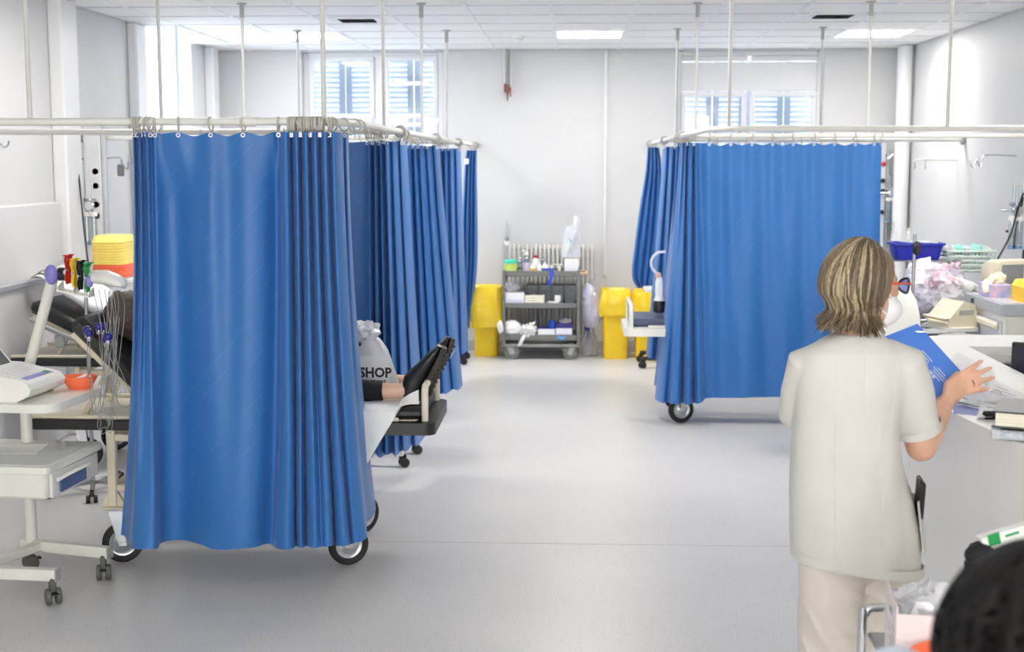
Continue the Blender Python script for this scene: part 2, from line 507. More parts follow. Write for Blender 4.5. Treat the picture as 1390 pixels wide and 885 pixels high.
# ------------------------------------------------------------------ room shell
XL, XR, YB, YF, CZ = -3.5, 3.23, 13.25, -3.6, 2.97
def wall(name, u0, u1, v0, v1, holes, fn, th, m):
    us = sorted({u0, u1, *[h[0] for h in holes], *[h[1] for h in holes]})
    vs = sorted({v0, v1, *[h[2] for h in holes], *[h[3] for h in holes]})
    nu, nv = len(us) - 1, len(vs) - 1
    def solid(i, j):
        if i < 0 or j < 0 or i >= nu or j >= nv: return False
        cu, cv = (us[i] + us[i + 1]) / 2, (vs[j] + vs[j + 1]) / 2
        return not any(h[0] < cu < h[1] and h[2] < cv < h[3] for h in holes)
    V, Fc, idx = [], [], {}
    def vi(i, j, k):
        if (i, j, k) not in idx: idx[(i, j, k)] = len(V); V.append(Vector(fn(us[i], vs[j], k * th)))
        return idx[(i, j, k)]
    for i in range(nu):
        for j in range(nv):
            if not solid(i, j): continue
            for k in (0, 1): Fc.append((vi(i, j, k), vi(i + 1, j, k), vi(i + 1, j + 1, k), vi(i, j + 1, k)))
            for di, dj, a, b in ((-1, 0, (i, j), (i, j + 1)), (1, 0, (i + 1, j), (i + 1, j + 1)), (0, -1, (i, j), (i + 1, j)), (0, 1, (i, j + 1), (i + 1, j + 1))):
                if not solid(i + di, j + dj): Fc.append((vi(*a, 0), vi(*b, 0), vi(*b, 1), vi(*a, 1)))
    mb = MB(); mb.v = V; mb.f = Fc
    return struct(mb.build(name, m, None, 0))
W1 = (-2.66, -1.27, 0.75, 2.955)
W2 = (1.03, 2.45, 0.75, 2.955)
W3 = (10.80, 12.35, 0.85, 3.40)
wall('wall_back', XL - .3, XR + .3, 0, 3.6, [W1, W2], lambda u, v, k: (u, YB + k, v), .28, wall_paint)
wall('wall_left', YF, YB, 0, 3.6, [W3], lambda u, v, k: (XL - k, u, v), .28, wall_paint)
wall('wall_right', YF, YB, 0, 3.6, [], lambda u, v, k: (XR + k, u, v), .28, wall_paint)
wall('wall_front', XL - .3, XR + .3, 0, 3.6, [(-3.35, -1.35, .25, 2.92), (-1.2, 1.0, .25, 2.92), (1.15, 3.1, .25, 2.92)], lambda u, v, k: (u, YF - k, v), .28, wall_paint)  # unseen wall, its openings enlarged to bring in more frontal light
fl = MB().box((-.13, (YF + YB) / 2, -.05), (XR - XL + .6, YB - YF + .6, .1)).build('floor', floor_m, None, 0); struct(fl, 'pale grey speckled vinyl floor')
MB().box((1.1, PZ(760, 738, 0).y, .0004), (4.2, .004, .0008)).build('floor_seam', mat('seam_grey', (170, 168, 166), .6), fl, 0)
bb_m = mat('grey_skirting', (176, 177, 182), 0.45)
struct(MB().box(((XL + XR) / 2, YB - .008, .05), (XR - XL, .016, .1), bev=.004).build('baseboard_back', bb_m))
struct(MB().box((XL + .008, (YF + YB) / 2, .05), (.016, YB - YF - .05, .1), bev=.004).build('baseboard_left', bb_m))
struct(MB().box((XR - .008, (YF + YB) / 2, .05), (.016, YB - YF - .05, .1), bev=.004).build('baseboard_right', bb_m))

# ceiling: backing deck with a notch by the side window, lay-in tiles, bars
GX = [-.148 + .604 * k for k in range(-6, 7)]
GX = [XL] + [g for g in GX if XL + .05 < g < XR - .05] + [XR]
GYs = [13.23 - .612 * k for k in range(0, 13)]
NX = GX[1]
ce = wall('ceiling', XL, XR, YF, YB, [(XL, NX, W3[0], W3[1])], lambda u, v, k: (u, v, CZ + .03 + k), .05, ceil_gap)
ce['label'] = 'white suspended ceiling of square tiles'
lamp_cells, vent_cells = {}, {}
tile_cache = {}
def tile(x0, x1, y0, y1):
    k = (round(x1 - x0, 3), round(y1 - y0, 3))
    if k not in tile_cache:
        w, h = k[0] - .024, k[1] - .013
        me = MB().box((0, 0, 0), (w, h, .016), bev=.003).mesh('ceiling_tile', 0); me.materials.append(ceil_tile); tile_cache[k] = me
    share('ceiling_tile', tile_cache[k], ce, ((x0 + x1) / 2, (y0 + y1) / 2, CZ + .008))
LAMP_COLS = (GX.index(min(GX, key=lambda g: abs(g + 2.564))), GX.index(min(GX, key=lambda g: abs(g + .148))), GX.index(min(GX, key=lambda g: abs(g - 2.268))))
for j in range(len(GYs) - 1):
    y1, y0 = GYs[j], GYs[j + 1]
    for i in range(len(GX) - 1):
        if j in (2, 8) and i in LAMP_COLS: lamp_cells[(i, j)] = (GX[i], GX[i + 1], y0, y1); continue
        if i == 0 and y1 > W3[0] and y0 < W3[1]:
            if y0 < W3[0] - .03: tile(GX[0], GX[1], y0, W3[0])
            if y1 > W3[1] + .03: tile(GX[0], GX[1], W3[1], y1)
            continue
        tile(GX[i], GX[i + 1], y0, y1)
for i in range(1, len(GX) - 1):
    ya = GYs[-1]
    o = MB().box((GX[i], (ya + YB) / 2, CZ - .001), (.026, YB - ya, .008)).build('ceiling_bar', ceil_bar, ce, 0)
lat_m = mat('cross_bar_shade_grey', (196, 198, 204), 0.6, var=0.02)  # darker grey puts the shadow line of the tile edges into the bars
for j in range(1, len(GYs) - 1):
    for i in range(len(GX) - 1):
        if (i, j) in lamp_cells or (i, j - 1) in lamp_cells: continue
        if i == 0 and W3[0] - .1 < GYs[j] < W3[1] + .1: continue
        wdt = GX[i + 1] - GX[i] - .026
        MB().box(((GX[i] + GX[i + 1]) / 2, GYs[j], CZ - .0002), (wdt, .016, .0065)).build('cross_bar', lat_m, ce, 0)
# plain ceiling further forward, over and behind the photographer
struct(MB().box(((XL + XR) / 2, (YF + GYs[-1]) / 2, CZ + .005), (XR - XL, GYs[-1] - YF, .012)).build('ceiling_panel', ceil_tile, ce, 0))
# pocket above the notch
pk = MB()
for c, d in (((NX + .01, (W3[0] + W3[1]) / 2, 3.22), (.02, W3[1] - W3[0], .52)), (((XL + NX) / 2, W3[0] - .01, 3.22), (NX - XL, .02, .52)),
             (((XL + NX) / 2, W3[1] + .01, 3.22), (NX - XL, .02, .52)), (((XL + NX) / 2, (W3[0] + W3[1]) / 2, 3.49), (NX - XL + .04, W3[1] - W3[0] + .04, .02))):
    pk.box(c, d)
struct(pk.build('trim_1', white_paint, None, 0), 'ceiling pocket over the side window')

lamp_em = mat('lamp_diffuser', (255, 250, 243), 0.5, emis=LAMP, var=0.0)
def panel_lamp(x0, x1, y0, y1, label):
    t = thing('ceiling_light', label, 'ceiling light', ((x0 + x1) / 2, (y0 + y1) / 2, CZ), group='square light panels in the ceiling')
    w, h = x1 - x0 - .02, y1 - y0 - .006
    fr = MB()
    fr.box((0, h / 2 - .01, .0), (w, .02, .02)); fr.box((0, -h / 2 + .01, .0), (w, .02, .02))
    fr.box((w / 2 - .01, 0, 0), (.02, h - .04, .02)); fr.box((-w / 2 + .01, 0, 0), (.02, h - .04, .02))
    fr.build('frame', ceil_bar, t, 0)
    MB().box((0, 0, .004), (w - .04, h - .04, .008)).build('diffuser', lamp_em, t, 0)
ll = {0: 'lit square ceiling panel above the left bay by the back window', 1: 'lit square ceiling panel above the supply trolley', 2: 'lit square ceiling panel by the right wall above the bay'}
for (i, j), c in lamp_cells.items():
    panel_lamp(*c, ll[LAMP_COLS.index(i)] if j == 2 else 'lit square ceiling panel midway along the room ceiling')
for y in (4.6, 2.8, 1.0, -.8, -2.6):  # extra panel rows out of view, added to brighten the front half
    for i in LAMP_COLS: panel_lamp(GX[i], GX[i + 1], y, y + .6, 'added unseen ceiling panel brightening the reception desk end')

def ceiling_vent(cx, cy, label):
    t = thing('ceiling_vent', label, 'vent', (cx, cy, CZ), group='ceiling air vents')
    fr = MB()
    for s in (-1, 1):
        fr.box((0, s * .17, -.006), (.40, .06, .012), bev=.004); fr.box((s * .17, 0, -.006), (.06, .28, .012), bev=.004)
    fr.build('frame', ceil_bar, t, 0)
    dk = mat('vent_dark', (38, 40, 42), 0.8)
    MB().box((0, 0, .0), (.29, .29, .004)).build('duct_opening', dk, t, 0)
    for k in range(4):
        MB().box((0, -.105 + .07 * k, -.006), (.27, .03, .003), M=Matrix.Rotation(.6, 3, 'X')).build('blade', mat('vent_blade', (70, 72, 74), .6), t, 0)
ceiling_vent(-1.655, 10.46, 'dark square air vent in ceiling between left bay and aisle')
ceiling_vent(1.96, 10.32, 'dark square air vent in ceiling above the right bay')
t = thing('smoke_detector', 'small round white smoke detector on the ceiling', 'smoke detector', (-.463, 11.85, CZ))
MB().lathe([(.055, 0), (.055, -.012), (.05, -.022)], n=20).build('base', white_plastic, t)
MB().lathe([(.042, -.02), (.042, -.035), (.03, -.05), (.012, -.055)], n=20).build('sensor_head', white_plastic, t)
MB().lathe([(.044, -.026), (.044, -.031)], n=20).build('vent_ring', grey_plastic, t)

# ------------------------------------------------------------------ windows
shut_m = mat('shutter_paint', (226, 231, 242), 0.6, var=0.03)
stile_m = mat('shutter_stile', (196, 204, 218), 0.6, var=0.03)
def bars(name, m, parent, rects, y0, y1):
    out = None
    for (a, b, c, d) in rects:
        out = MB().box(((a + b) / 2, (y0 + y1) / 2, (c + d) / 2), (b - a, y1 - y0, d - c), bev=.006).build(name, m, parent, 0)
    return out
def casement_window(name, w, cases, tops, panels, label):
    u0, u1, v0, v1 = w
    root = bpy.data.objects.new(name, None); COL.objects.link(root); struct(root, label)
    y = YB + .10
    bars('window_frame', white_paint, root, [(u0, u0 + .05, v0, v1), (u1 - .05, u1, v0, v1), (u0 + .05, u1 - .05, v1 - .05, v1), (u0 + .05, u1 - .05, v0, v0 + .06)], y, y + .09)
    for (a, b, c, d) in panels: bars('infill_panel', white_paint, root, [(a, b, c, d)], y + .02, y + .07)
    for (a, b, c, d) in cases + tops:
        s = .045
        q = bars('sash', white_paint, root, [(a, b, d - s, d)], y - .01, y + .05)
        for r in ((a, b, c, c + s), (a, a + s, c + s, d - s), (b - s, b, c + s, d - s)):
            bars('sash', white_paint, root, [r], y - .01, y + .05)
        MB().box(((a + b) / 2, y + .02, (c + d) / 2), (b - a - 2 * s, .006, d - c - 2 * s)).build('pane', pane_glass, root, 0)
    # outside louvred shutters, closed
    ys = YB + .38
    mid = [(u0 + u1) / 2]
    q4 = [u0 - .04, u0 + (u1 - u0) * .27, u0 + (u1 - u0) * .5, u0 + (u1 - u0) * .77, u1 + .04]
    for k in range(4):
        a, b = q4[k] + .004, q4[k + 1] - .004
        fr = MB()
        fr.box((a + .03, ys, (v0 + v1) / 2), (.06, .04, v1 - v0 + .1)); 
        so = fr.build('shutter_stile', stile_m, root, 0)
        MB().box((b - .03, ys, (v0 + v1) / 2), (.06, .04, v1 - v0 + .1)).build('shutter_stile', stile_m, root, 0)
        sl = MB(); n = int((v1 - v0) / .05)
        for i in range(n + 1):
            sl.box(((a + b) / 2, ys, v0 + .02 + i * .05), (b - a - .12, .052, .006), M=Matrix.Rotation(-1.05, 3, 'X'))
        so2 = sl.build('shutter_slats', shut_m, root, 0); so2['kind'] = 'stuff'
    return root
cx = (W1[0] + W1[1]) / 2 + .06
casement_window('window_1', W1, [(W1[0] + .06, cx - .05, W1[2] + .06, 2.27), (cx + .05, W1[1] - .05, W1[2] + .06, 2.27)],
                [(W1[0] + .06, cx - .05, 2.31, 2.92), (cx + .05, W1[1] - .05, 2.31, 2.92)], [(cx - .05, cx + .05, W1[2] + .05, 2.92)], 'tall white window with louvred shutters behind left curtains')
cx = (W2[0] + W2[1]) / 2 + .0
casement_window('window_2', W2, [(W2[0] + .05, cx - .02, W2[2] + .06, 2.56), (cx + .02, W2[1] - .05, W2[2] + .06, 2.56)],
                [(W2[0] + .05, cx - .02, 2.86, 2.955), (cx + .02, W2[1] - .05, 2.86, 2.955)], [(W2[0] + .05, W2[1] - .05, 2.57, 2.85)], 'white window with blank upper panel behind right curtains')
root = bpy.data.objects.new('window_3', None); COL.objects.link(root); struct(root, 'bright side window reaching above the ceiling')
ym = (W3[0] + W3[1]) / 2
for (a, b, c, d) in ((W3[0], W3[0] + .05, W3[2], W3[3]), (W3[1] - .05, W3[1], W3[2], W3[3]), (ym - .04, ym + .04, W3[2] + .05, W3[3] - .05),
                     (W3[0] + .05, W3[1] - .05, W3[3] - .05, W3[3]), (W3[0] + .05, W3[1] - .05, W3[2], W3[2] + .05)):
    MB().box((XL - .17, (a + b) / 2, (c + d) / 2), (.07, b - a, d - c), bev=.006).build('window_frame', white_paint, root, 0)
for a, b in ((W3[0] + .05, ym - .04), (ym + .04, W3[1] - .05)):
    MB().box((XL - .17, (a + b) / 2, (W3[2] + W3[3]) / 2), (.006, b - a, W3[3] - W3[2] - .1)).build('pane', pane_glass, root, 0)

# ------------------------------------------------------------------ wall features
def pilaster(n, x0, x1, y0, y1, label, m=white_paint, z0=0, z1=CZ - .002):
    struct(MB().box(((x0 + x1) / 2, (y0 + y1) / 2, (z0 + z1) / 2), (x1 - x0, y1 - y0, z1 - z0), bev=.012).build('trim_%d' % n, m, None, 0), label)
pilaster(2, XL, XL + .10, 8.93, 9.22, 'white pilaster on the left wall')
pilaster(3, XL, XL + .08, 10.55, 10.79, 'white pilaster before the side window')
pilaster(4, XL, XL + .09, 12.78, 12.98, 'white boxed pipe beyond the side window')
pilaster(5, XL, XL + .05, 6.0, 8.92, 'thicker lower part of the left wall', wall_paint, 0, 1.61)
t = MB().lathe([(.07, 0), (.07, CZ - .01)], (XR - .09, 12.92, 0), n=20).build('trim_6', white_paint); struct(t, 'white round pipe in the right back corner')
pilaster(7, .325, .355, YB - .03, YB, 'thin white cable duct up the back wall', white_paint, .75, CZ - .01)
# capped pipe with red valves hanging from the ceiling on the back wall
p0 = PY(689, 70, 13.18)
t = thing('ceiling_pipe', 'short capped pipe with red valves coming down from the ceiling', 'pipe', (p0.x, 13.19, CZ))
MB().tube([(0, 0, 0), (0, 0, -.36)], .014, 10).build('pipe', mat('dull_pipe', (150, 146, 140), .5, .4), t)
MB().tube([(-.03, .02, 0), (-.03, .02, -.34)], .01, 8).build('pipe', white_paint, t)
MB().tube([(.03, .02, 0), (.03, .02, -.34)], .01, 8).build('pipe', white_paint, t)
MB().lathe([(.02, -.34), (.02, -.40), (.008, -.44), (.006, -.50)], n=10).build('valve_body', mat('brass_valve', (128, 96, 84), .45, .6), t)
for s, z in ((-1, -.36), (1, -.40)):
    MB().bar((s * .028, -.01, z + .03), (s * .028, -.01, z - .06), .014, .02, .003).build('valve_lever', mat('valve_red', (158, 70, 66), .45), t)

# ------------------------------------------------------------------ curtain rails
RZ = 2.042
def rail(name_label, side, Y0, Y1, xc, xw, xm, z=RZ, group=None):
    """side -1: bay on the left, +1 on the right; xc side-tube X, xw wall X, xm mid rod X"""
    t = thing('curtain_rail', name_label, 'curtain rail', (xc, Y0, 0), group=group)
    s = side
    fx = xw - xc
    pts = [(fx, 0, z), (s * .30, 0, z), (s * .19, .005, z), (s * .10, .05, z), (s * .03, .14, z), (0, .30, z)]
    path = [pts[0], pts[1]] + spline(pts[1:], 5)[1:]
    MB().tube(path + [(0, Y1 - Y0 - .0, z)], .0165, 12).build('tube', rail_m, t)
    MB().lathe([(.032, -.02), (.036, -.012), (.036, .012), (.032, .02)], (0, Y1 - Y0 - .012, z), n=16, axis='y').build('socket', grey_plastic, t)
    MB().lathe([(.02, -.04), (.02, .04)], (s * .42, 0, z), n=12, axis='x').build('joint_sleeve', rail_m, t)
    MB().lathe([(.04, -.008), (.04, .008), (.022, .03 * 1)], (fx - s * .005, 0, z), n=16, axis='x').build('wall_flange', grey_plastic, t)
    for x in (s * .10, xm - xc):
        yy = .05 if x == s * .10 else 0
        r = MB().tube([(x, yy, z + .017), (x, yy, CZ - .09)], .0105, 10).build('hanger_rod', rod_m, t)
        MB().tube([(x, yy, z + .0), (x, yy, z + .03)], .005, 8).build('rod_screw', steel, r)
        MB().lathe([(.0155, -.1), (.0155, -.012), (.034, -.008), (.034, 0)], (x, yy, CZ), n=14).build('ceiling_flange', grey_plastic, r)
    return t
LY = [5.62, 7.45, 9.37, 11.27, 13.24]
lab = ['cream tube curtain rail around the patient bed bay', 'cream tube curtain rail around the second left bay', 'cream tube curtain rail around the third left bay', 'cream tube curtain rail around the left bay by the back wall']
for k in range(4): rail(lab[k], -1, LY[k], LY[k + 1], -.945, XL + .02, -2.29, group='bay curtain rails')
RY = [7.45, 9.43, 11.2, 13.24]
lab = ['empty cream tube curtain rail of the right bay nearest the desk', 'cream tube curtain rail carrying the wide right blue curtain', 'cream tube curtain rail of the right bay by the back wall']
for k in range(3): rail(lab[k], 1, RY[k], RY[k + 1], .772, XR - .02, 2.05, z=2.056, group='bay curtain rails')

# ------------------------------------------------------------------ curtains
ring_me = MB().tube([(0.028 * math.cos(a), 0, .028 * math.sin(a)) for a in [2 * PI * k / 14 for k in range(14)]], .0046, 6, closed=True).mesh('curtain_ring'); ring_me.materials.append(ring_m)
hk = spline([(0, 0, -.026), (.004, 0, -.032), (-.004, 0, -.038), (0, 0, -.046), (.006, 0, -.041)], 3)
hook_me = MB().tube(hk, .0014, 5).mesh('hook'); hook_me.materials.append(chrome)
grom_me = MB().tube([(0.0075 * math.cos(a), 0, .0075 * math.sin(a)) for a in [2 * PI * k / 12 for k in range(12)]], .003, 5, closed=True).mesh('eyelet'); grom_me.materials.append(mat('eyelet_metal', (214, 214, 212), .3, .5))
def ring(parent, x, y, z, rz=0.0, drop=0.0, ey=0.0):
    r = share('curtain_ring', ring_me, parent, (x, y, z - .010), (random.uniform(-.1, .1), random.uniform(-.12, .12), rz + PI / 2 + random.uniform(-.25, .25)))
    share('hook', hook_me, r)
    return r
def smooth01(t): return t * t * (3 - 2 * t)
def curtain(label, cols, rings, rail_z, nv=30, sub=5, group='blue bay curtains', wob=.006, m=None, belly=None, pw=1.15):
    """cols: (xt, yt, zt, xb, yb, zb) left to right. rings: (x, y, rz) on the rail"""
    ox, oy = cols[len(cols) // 2][0], cols[len(cols) // 2][1]
    t = thing('curtain', label, 'curtain', (ox, oy, 0), group=group)
    T = spline([(c[0] - ox, c[1] - oy, c[2]) for c in cols], sub); B = spline([(c[3] - ox, c[4] - oy, c[5]) for c in cols], sub)
    n = len(T)
    us = [0.0]
    for i in range(1, n): us.append(us[-1] + ((T[i] - T[i - 1]).length + (B[i] - B[i - 1]).length) / 2)
    V, Fc, UV = [], [], []
    for i in range(n):
        for j in range(nv + 1):
            h = j / nv
            w = h ** pw
            p = T[i].lerp(B[i], w)
            p.z = T[i].z + (B[i].z - T[i].z) * h
            if belly: p += Vector(belly(i / (n - 1), h))
            k = noise.noise_vector(Vector((i * .09 + ox * 5, h * 2.6, oy * 3)))
            p += Vector((k.x * wob * h * .8, k.y * wob * (h * .9 + .1) * 2.0, 0))
            V.append(p); UV.append((us[i], p.z))
    for i in range(n - 1):
        for j in range(nv):
            Fc.append((i * (nv + 1) + j, (i + 1) * (nv + 1) + j, (i + 1) * (nv + 1) + j + 1, i * (nv + 1) + j + 1))
    me = bpy.data.meshes.new('cloth'); me.from_pydata([tuple(p) for p in V], [], Fc); me.update()
    uvl = me.uv_layers.new(name='cloth')
    for lp in me.loops: uvl.data[lp.index].uv = UV[lp.vertex_index]
    me.shade_smooth(); me.materials.append(m or blue_cloth)
    o = bpy.data.objects.new('cloth', me); COL.objects.link(o); o.parent = t
    for (x, y, rz) in rings:
        ring(t, x - ox, y - oy, rail_z, rz)
        # the nearest point of the cloth's upper edge carries the eyelet
        q = min(T, key=lambda p: (p.x - (x - ox)) ** 2 + (p.y - (y - oy)) ** 2)
        share('eyelet', grom_me, t, (x - ox, q.y - .003 if abs(rz) < .8 else y - oy, q.z - .012), (0, 0, rz))
    return t
Y0 = LY[0]
def C(pt, ot, pb, ob, hem, zt=None, Y=Y0, ytop=178):
    a = PY(pt, ytop, Y + ot); b = PY(pb, hem, Y + ob)
    return (a.x, Y + ot, (1.998 if zt is None else zt), b.x, Y + ob, b.z)
cols1 = [C(179, .05, 163, .10, 727), C(181, -.015, 168, .10, 727), C(185, .03, 176, .03, 735), C(189, -.025, 178, -.05, 744), C(194, .02, 188, -.095, 746),
         C(199, -.02, 205, -.095, 745), C(204, .02, 214, -.06, 744), C(209, 0, 216.5, .02, 739), C(218, .008, 224, .05, 737, 1.992), C(242, -.004, 250, .05, 737), C(264, .012, 276, .02, 740, 1.982),
         C(286, -.004, 290, .0, 744), C(308, .008, 305, -.03, 746, 1.982), C(330, -.004, 322, -.03, 744), C(354, .008, 345, -.02, 743, 1.984),
         C(370, .02, 360, .015, 741), C(379, .035, 370, .055, 741), C(382, -.02, 375, -.03, 744), C(388, -.035, 388, -.075, 746), C(393, -.01, 399, -.04, 744),
         C(396, .04, 402, .03, 741), C(398.5, -.02, 404, -.035, 742), C(404, -.03, 410, -.05, 743), C(408, .04, 416, .02, 741), C(411, -.025, 418, -.05, 742),
         C(417, -.035, 428, -.085, 744), C(421, .04, 437, -.055, 742), C(424, -.025, 444, -.085, 742), C(430, -.03, 452, -.06, 740), C(434, .04, 455, .03, 738), C(437, -.025, 458, -.04, 741),
         C(443, -.03, 470, -.06, 741), C(447, .035, 478, .02, 738), C(451, -.02, 481, -.02, 737), C(458, .0, 492, .0, 735), C(464, .06, 499, .06, 727), C(466, .16, 497, .22, 712), C(470, .16, 505, .36, 701), C(473, .30, 510, .52, 690), C(472, .42, 503, .60, 690)]
rx = [182, 186, 191, 199, 204, 210, 242, 286, 330, 378] + [392 + 2.45 * k for k in range(20)] + [446, 451]
rings1 = [(PY(p, 170, Y0).x, Y0, 0.0) for p in rx] + [(-1.015, Y0 + .08, .8), (-.975, Y0 + .14, 1.1), (-.95, Y0 + .27, 1.4), (-.945, Y0 + .36, 1.5)]
def belly1(f, h):
    g = lambda c, w: math.exp(-((f - c) / w) ** 2)
    r = smooth01(min(1, h / .18)) * (1 - .35 * h)
    return (0, r * (.060 * g(.222, .022) - .022 * g(.275, .03) - .012 * g(.34, .02) + .045 * g(.385, .016)), 0)
curtain('wide blue curtain hanging in front of the patient bed', cols1, rings1, RZ, nv=40, sub=6, pw=1.9, belly=belly1)

def bunch(label, Y, x_flat, x0t, x1t, x0b, x1b, nf, hem, swing, seed, rz=RZ, s=-1, zt=1.995, xc=-.945):
    """flat part from x_flat to x0, then nf folds to x1; the last folds swing back along the side tube"""
    rnd = random.Random(seed); cols = []
    nfl = max(2, int(abs(x0t - x_flat) / .11))
    for k in range(nfl):
        f = k / nfl; x = x_flat + (x0t - x_flat) * f
        cols.append((x, Y + (.015 if k % 2 else -.004), zt - (.014 if k % 2 else 0), x_flat + (x0b - x_flat) * f + rnd.uniform(-.01, .01), Y + rnd.uniform(-.03, .05), hem))
    for k in range(nf):
        for q, (off_t, off_b) in enumerate(((.035, .045), (-.025, -.045), (-.025, -.05))):
            f = (k + q / 3.0 + rnd.uniform(-.05, .05)) / nf
            sw = max(0, (f - .55) / .45) ** 1.5 * swing
            xt = x0t + (x1t - x0t) * f; xb = x0b + (x1b - x0b) * f + rnd.uniform(-.008, .008)
            cols.append((xt, Y + off_t * rnd.uniform(.7, 1.1) + sw * .6, zt - rnd.uniform(0, .008), xb, Y + off_b * rnd.uniform(.7, 1.3) + sw, hem + sw * .02 + rnd.uniform(-.012, .012)))
    cols.append((x1t, Y + swing * .7, zt, x1b, Y + swing * 1.15, hem + .01))
    rg = [(x_flat + (x0t - x_flat) * k / max(1, nfl // 2), Y, 0) for k in range(nfl // 2 + 1)]
    nb = nf * 2
    for k in range(nb):
        f = k / nb; sw = max(0, (f - .55) / .45) ** 1.5 * swing * .6
        x = x0t + (x1t - x0t) * f
        if abs(x - xc) < .07: x = xc
        y_ = Y + (sw if sw > .02 else 0)
        if .02 < sw < .3 : x = xc + (x - xc) * max(0, 1 - sw / .3)
        rg.append((x, y_, 1.5 if sw > .1 else 0))
    return curtain(label, cols, rg, rz, nv=30, sub=4)
bunch('blue curtain bunched at the corner behind the patient bed', LY[1], -2.3, -1.135, -.945, -1.16, -.875, 6, .215, .40, 3)
bunch('blue curtain bunched at the third left bay corner', LY[2], -2.2, -1.23, -.945, -1.25, -.80, 7, .21, .38, 5)
bunch('blue curtain bunched at the fourth left bay corner', LY[3], -2.0, -1.16, -.945, -1.18, -.90, 5, .21, .36, 8)
# narrow tied-back curtain by the back wall on the left
def narrow(label, Y, spec, seed, eyel, rz):
    """spec: list of (py, px0, px1) outline rows, top to bottom"""
    rnd = random.Random(seed)
    t = thing('curtain', label, 'curtain', (0, Y, 0), group='blue bay curtains')
    rows = []
    for py, a, b in spec: rows.append((PY(a, py, Y), PY(b, py, Y)))
    nfold = 4; n = nfold * 14; V, Fc, UV = [], [], []
    L = spline([r[0] for r in rows], 5); R = spline([r[1] for r in rows], 5); nv = len(L) - 1
    ph = [rnd.uniform(0, 6) for _ in range(3)]
    for i in range(n + 1):
        f = i / n
        for j in range(nv + 1):
            p = L[j].lerp(R[j], f); wd = (R[j] - L[j]).length
            h = j / nv
            p.y = Y + math.sin(f * nfold * 2 * PI + ph[0] + h * 1.2) * min(.028, wd * .2) + math.sin(f * 9 + h * 5) * .01
            p.y -= Y
            V.append(p); UV.append((f * 1.2, p.z))
    for i in range(n):
        for j in range(nv): Fc.append((i * (nv + 1) + j, (i + 1) * (nv + 1) + j, (i + 1) * (nv + 1) + j + 1, i * (nv + 1) + j + 1))
    me = bpy.data.meshes.new('cloth'); me.from_pydata([tuple(p) for p in V], [], Fc); me.update()
    uvl = me.uv_layers.new(name='cloth')
    for lp in me.loops: uvl.data[lp.index].uv = UV[lp.vertex_index]
    me.shade_smooth(); me.materials.append(blue_cloth)
    o = bpy.data.objects.new('cloth', me); COL.objects.link(o); o.parent = t
    for x, y, r in eyel: ring(t, x, y - Y, rz, r)
    return t
t = narrow('narrow blue curtain gathered by the yellow bin with white tag', 12.75, [(204, 633, 647), (235, 630, 647), (300, 627, 648), (350, 626.5, 648), (390, 627, 645), (420, 627.5, 640), (446, 628, 637)], 4, [(-.945, 12.7, 1.5), (-.945, 12.76, 1.5), (-.945, 12.82, 1.5)], RZ)
p = PY(633.5, 219, 12.69)
MB().box((p.x, -.075, p.z), (.04, .003, .05)).build('tag', paper, t, 0)
# ------- right side
Yr = RY[1]
def D(pt, ot, pb, ob, hem, zt=2.008): return C(pt, ot, pb, ob, hem, zt, Yr, 190)
cols2 = [D(921, .36, 887, .62, 522), D(920, .24, 893, .46, 528), D(924, .26, 889, .30, 540), D(923, .12, 894, .10, 545), D(926, .08, 900, .02, 547), D(927, -.0, 906, .06, 546), D(929, .03, 912, -.05, 548), D(931, -.03, 921, -.06, 548),
         D(933, .035, 927, .03, 547), D(935, -.03, 930, -.06, 549), D(939, -.035, 936, -.07, 549), D(942, .03, 942, .03, 547), D(944, -.02, 946, -.04, 548), D(947, .0, 953, -.03, 546), D(950, .02, 958, .04, 541), D(963, -.004, 968, .03, 540),
         D(978, .02, 980, .05, 540, 1.99), D(992, -.004, 995, .02, 540), D(1007, .02, 1010, -.02, 540, 1.992), D(1021, -.004, 1024, .0, 539), D(1035, .015, 1038, .03, 539, 1.994), D(1049, -.004, 1052, .02, 539), D(1063, .02, 1066, -.01, 539, 1.99), D(1077, -.004, 1078, .02, 538),
         D(1091, .015, 1090, .03, 538, 1.994), D(1105, -.004, 1104, .01, 538), D(1119, .015, 1116, -.02, 538, 1.994), D(1133, -.004, 1130, .0, 538), D(1147, .02, 1144, .03, 538, 1.99), D(1161, -.004, 1158, .02, 538), D(1174, .015, 1172, -.02, 537, 1.994), D(1187, -.004, 1183, .02, 537), D(1197, .015, 1192, .04, 536)]
rings2 = [(PY(p_, 186, Yr).x, Yr, 0) for p_ in (932, 936, 940, 944, 963, 992, 1021, 1049, 1077, 1105, 1133, 1161, 1187, 1197)] + [(.80, Yr + .10, .9), (.775, Yr + .24, 1.3), (.772, Yr + .34, 1.5)]
curtain('wide blue curtain spread across the right bay', cols2, rings2, 2.056, nv=36, sub=5)
bunch('blue curtain bunched at the second right bay corner', RY[2], 1.9, .98, .775, .98, .66, 5, .2, .30, 12, rz=2.056, s=1, zt=2.008, xc=.772)
narrow('blue curtain with its lower end knotted up over yellow bin', 12.75, [(200, 879, 895), (235, 876, 898), (285, 868, 898), (330, 862, 896), (362, 858, 894), (380, 859, 890), (391, 866, 884)], 9, [(.772, 12.7, 1.5), (.772, 12.76, 1.5), (.79, 12.82, 1.5)], 2.056)

# far right bunch at the wall
bunch('blue curtain bunched against the right wall', 8.95, 3.18, 3.17, 3.05, 3.18, 2.98, 3, .9, .02, 15, rz=2.056, s=1, zt=2.0, xc=9)

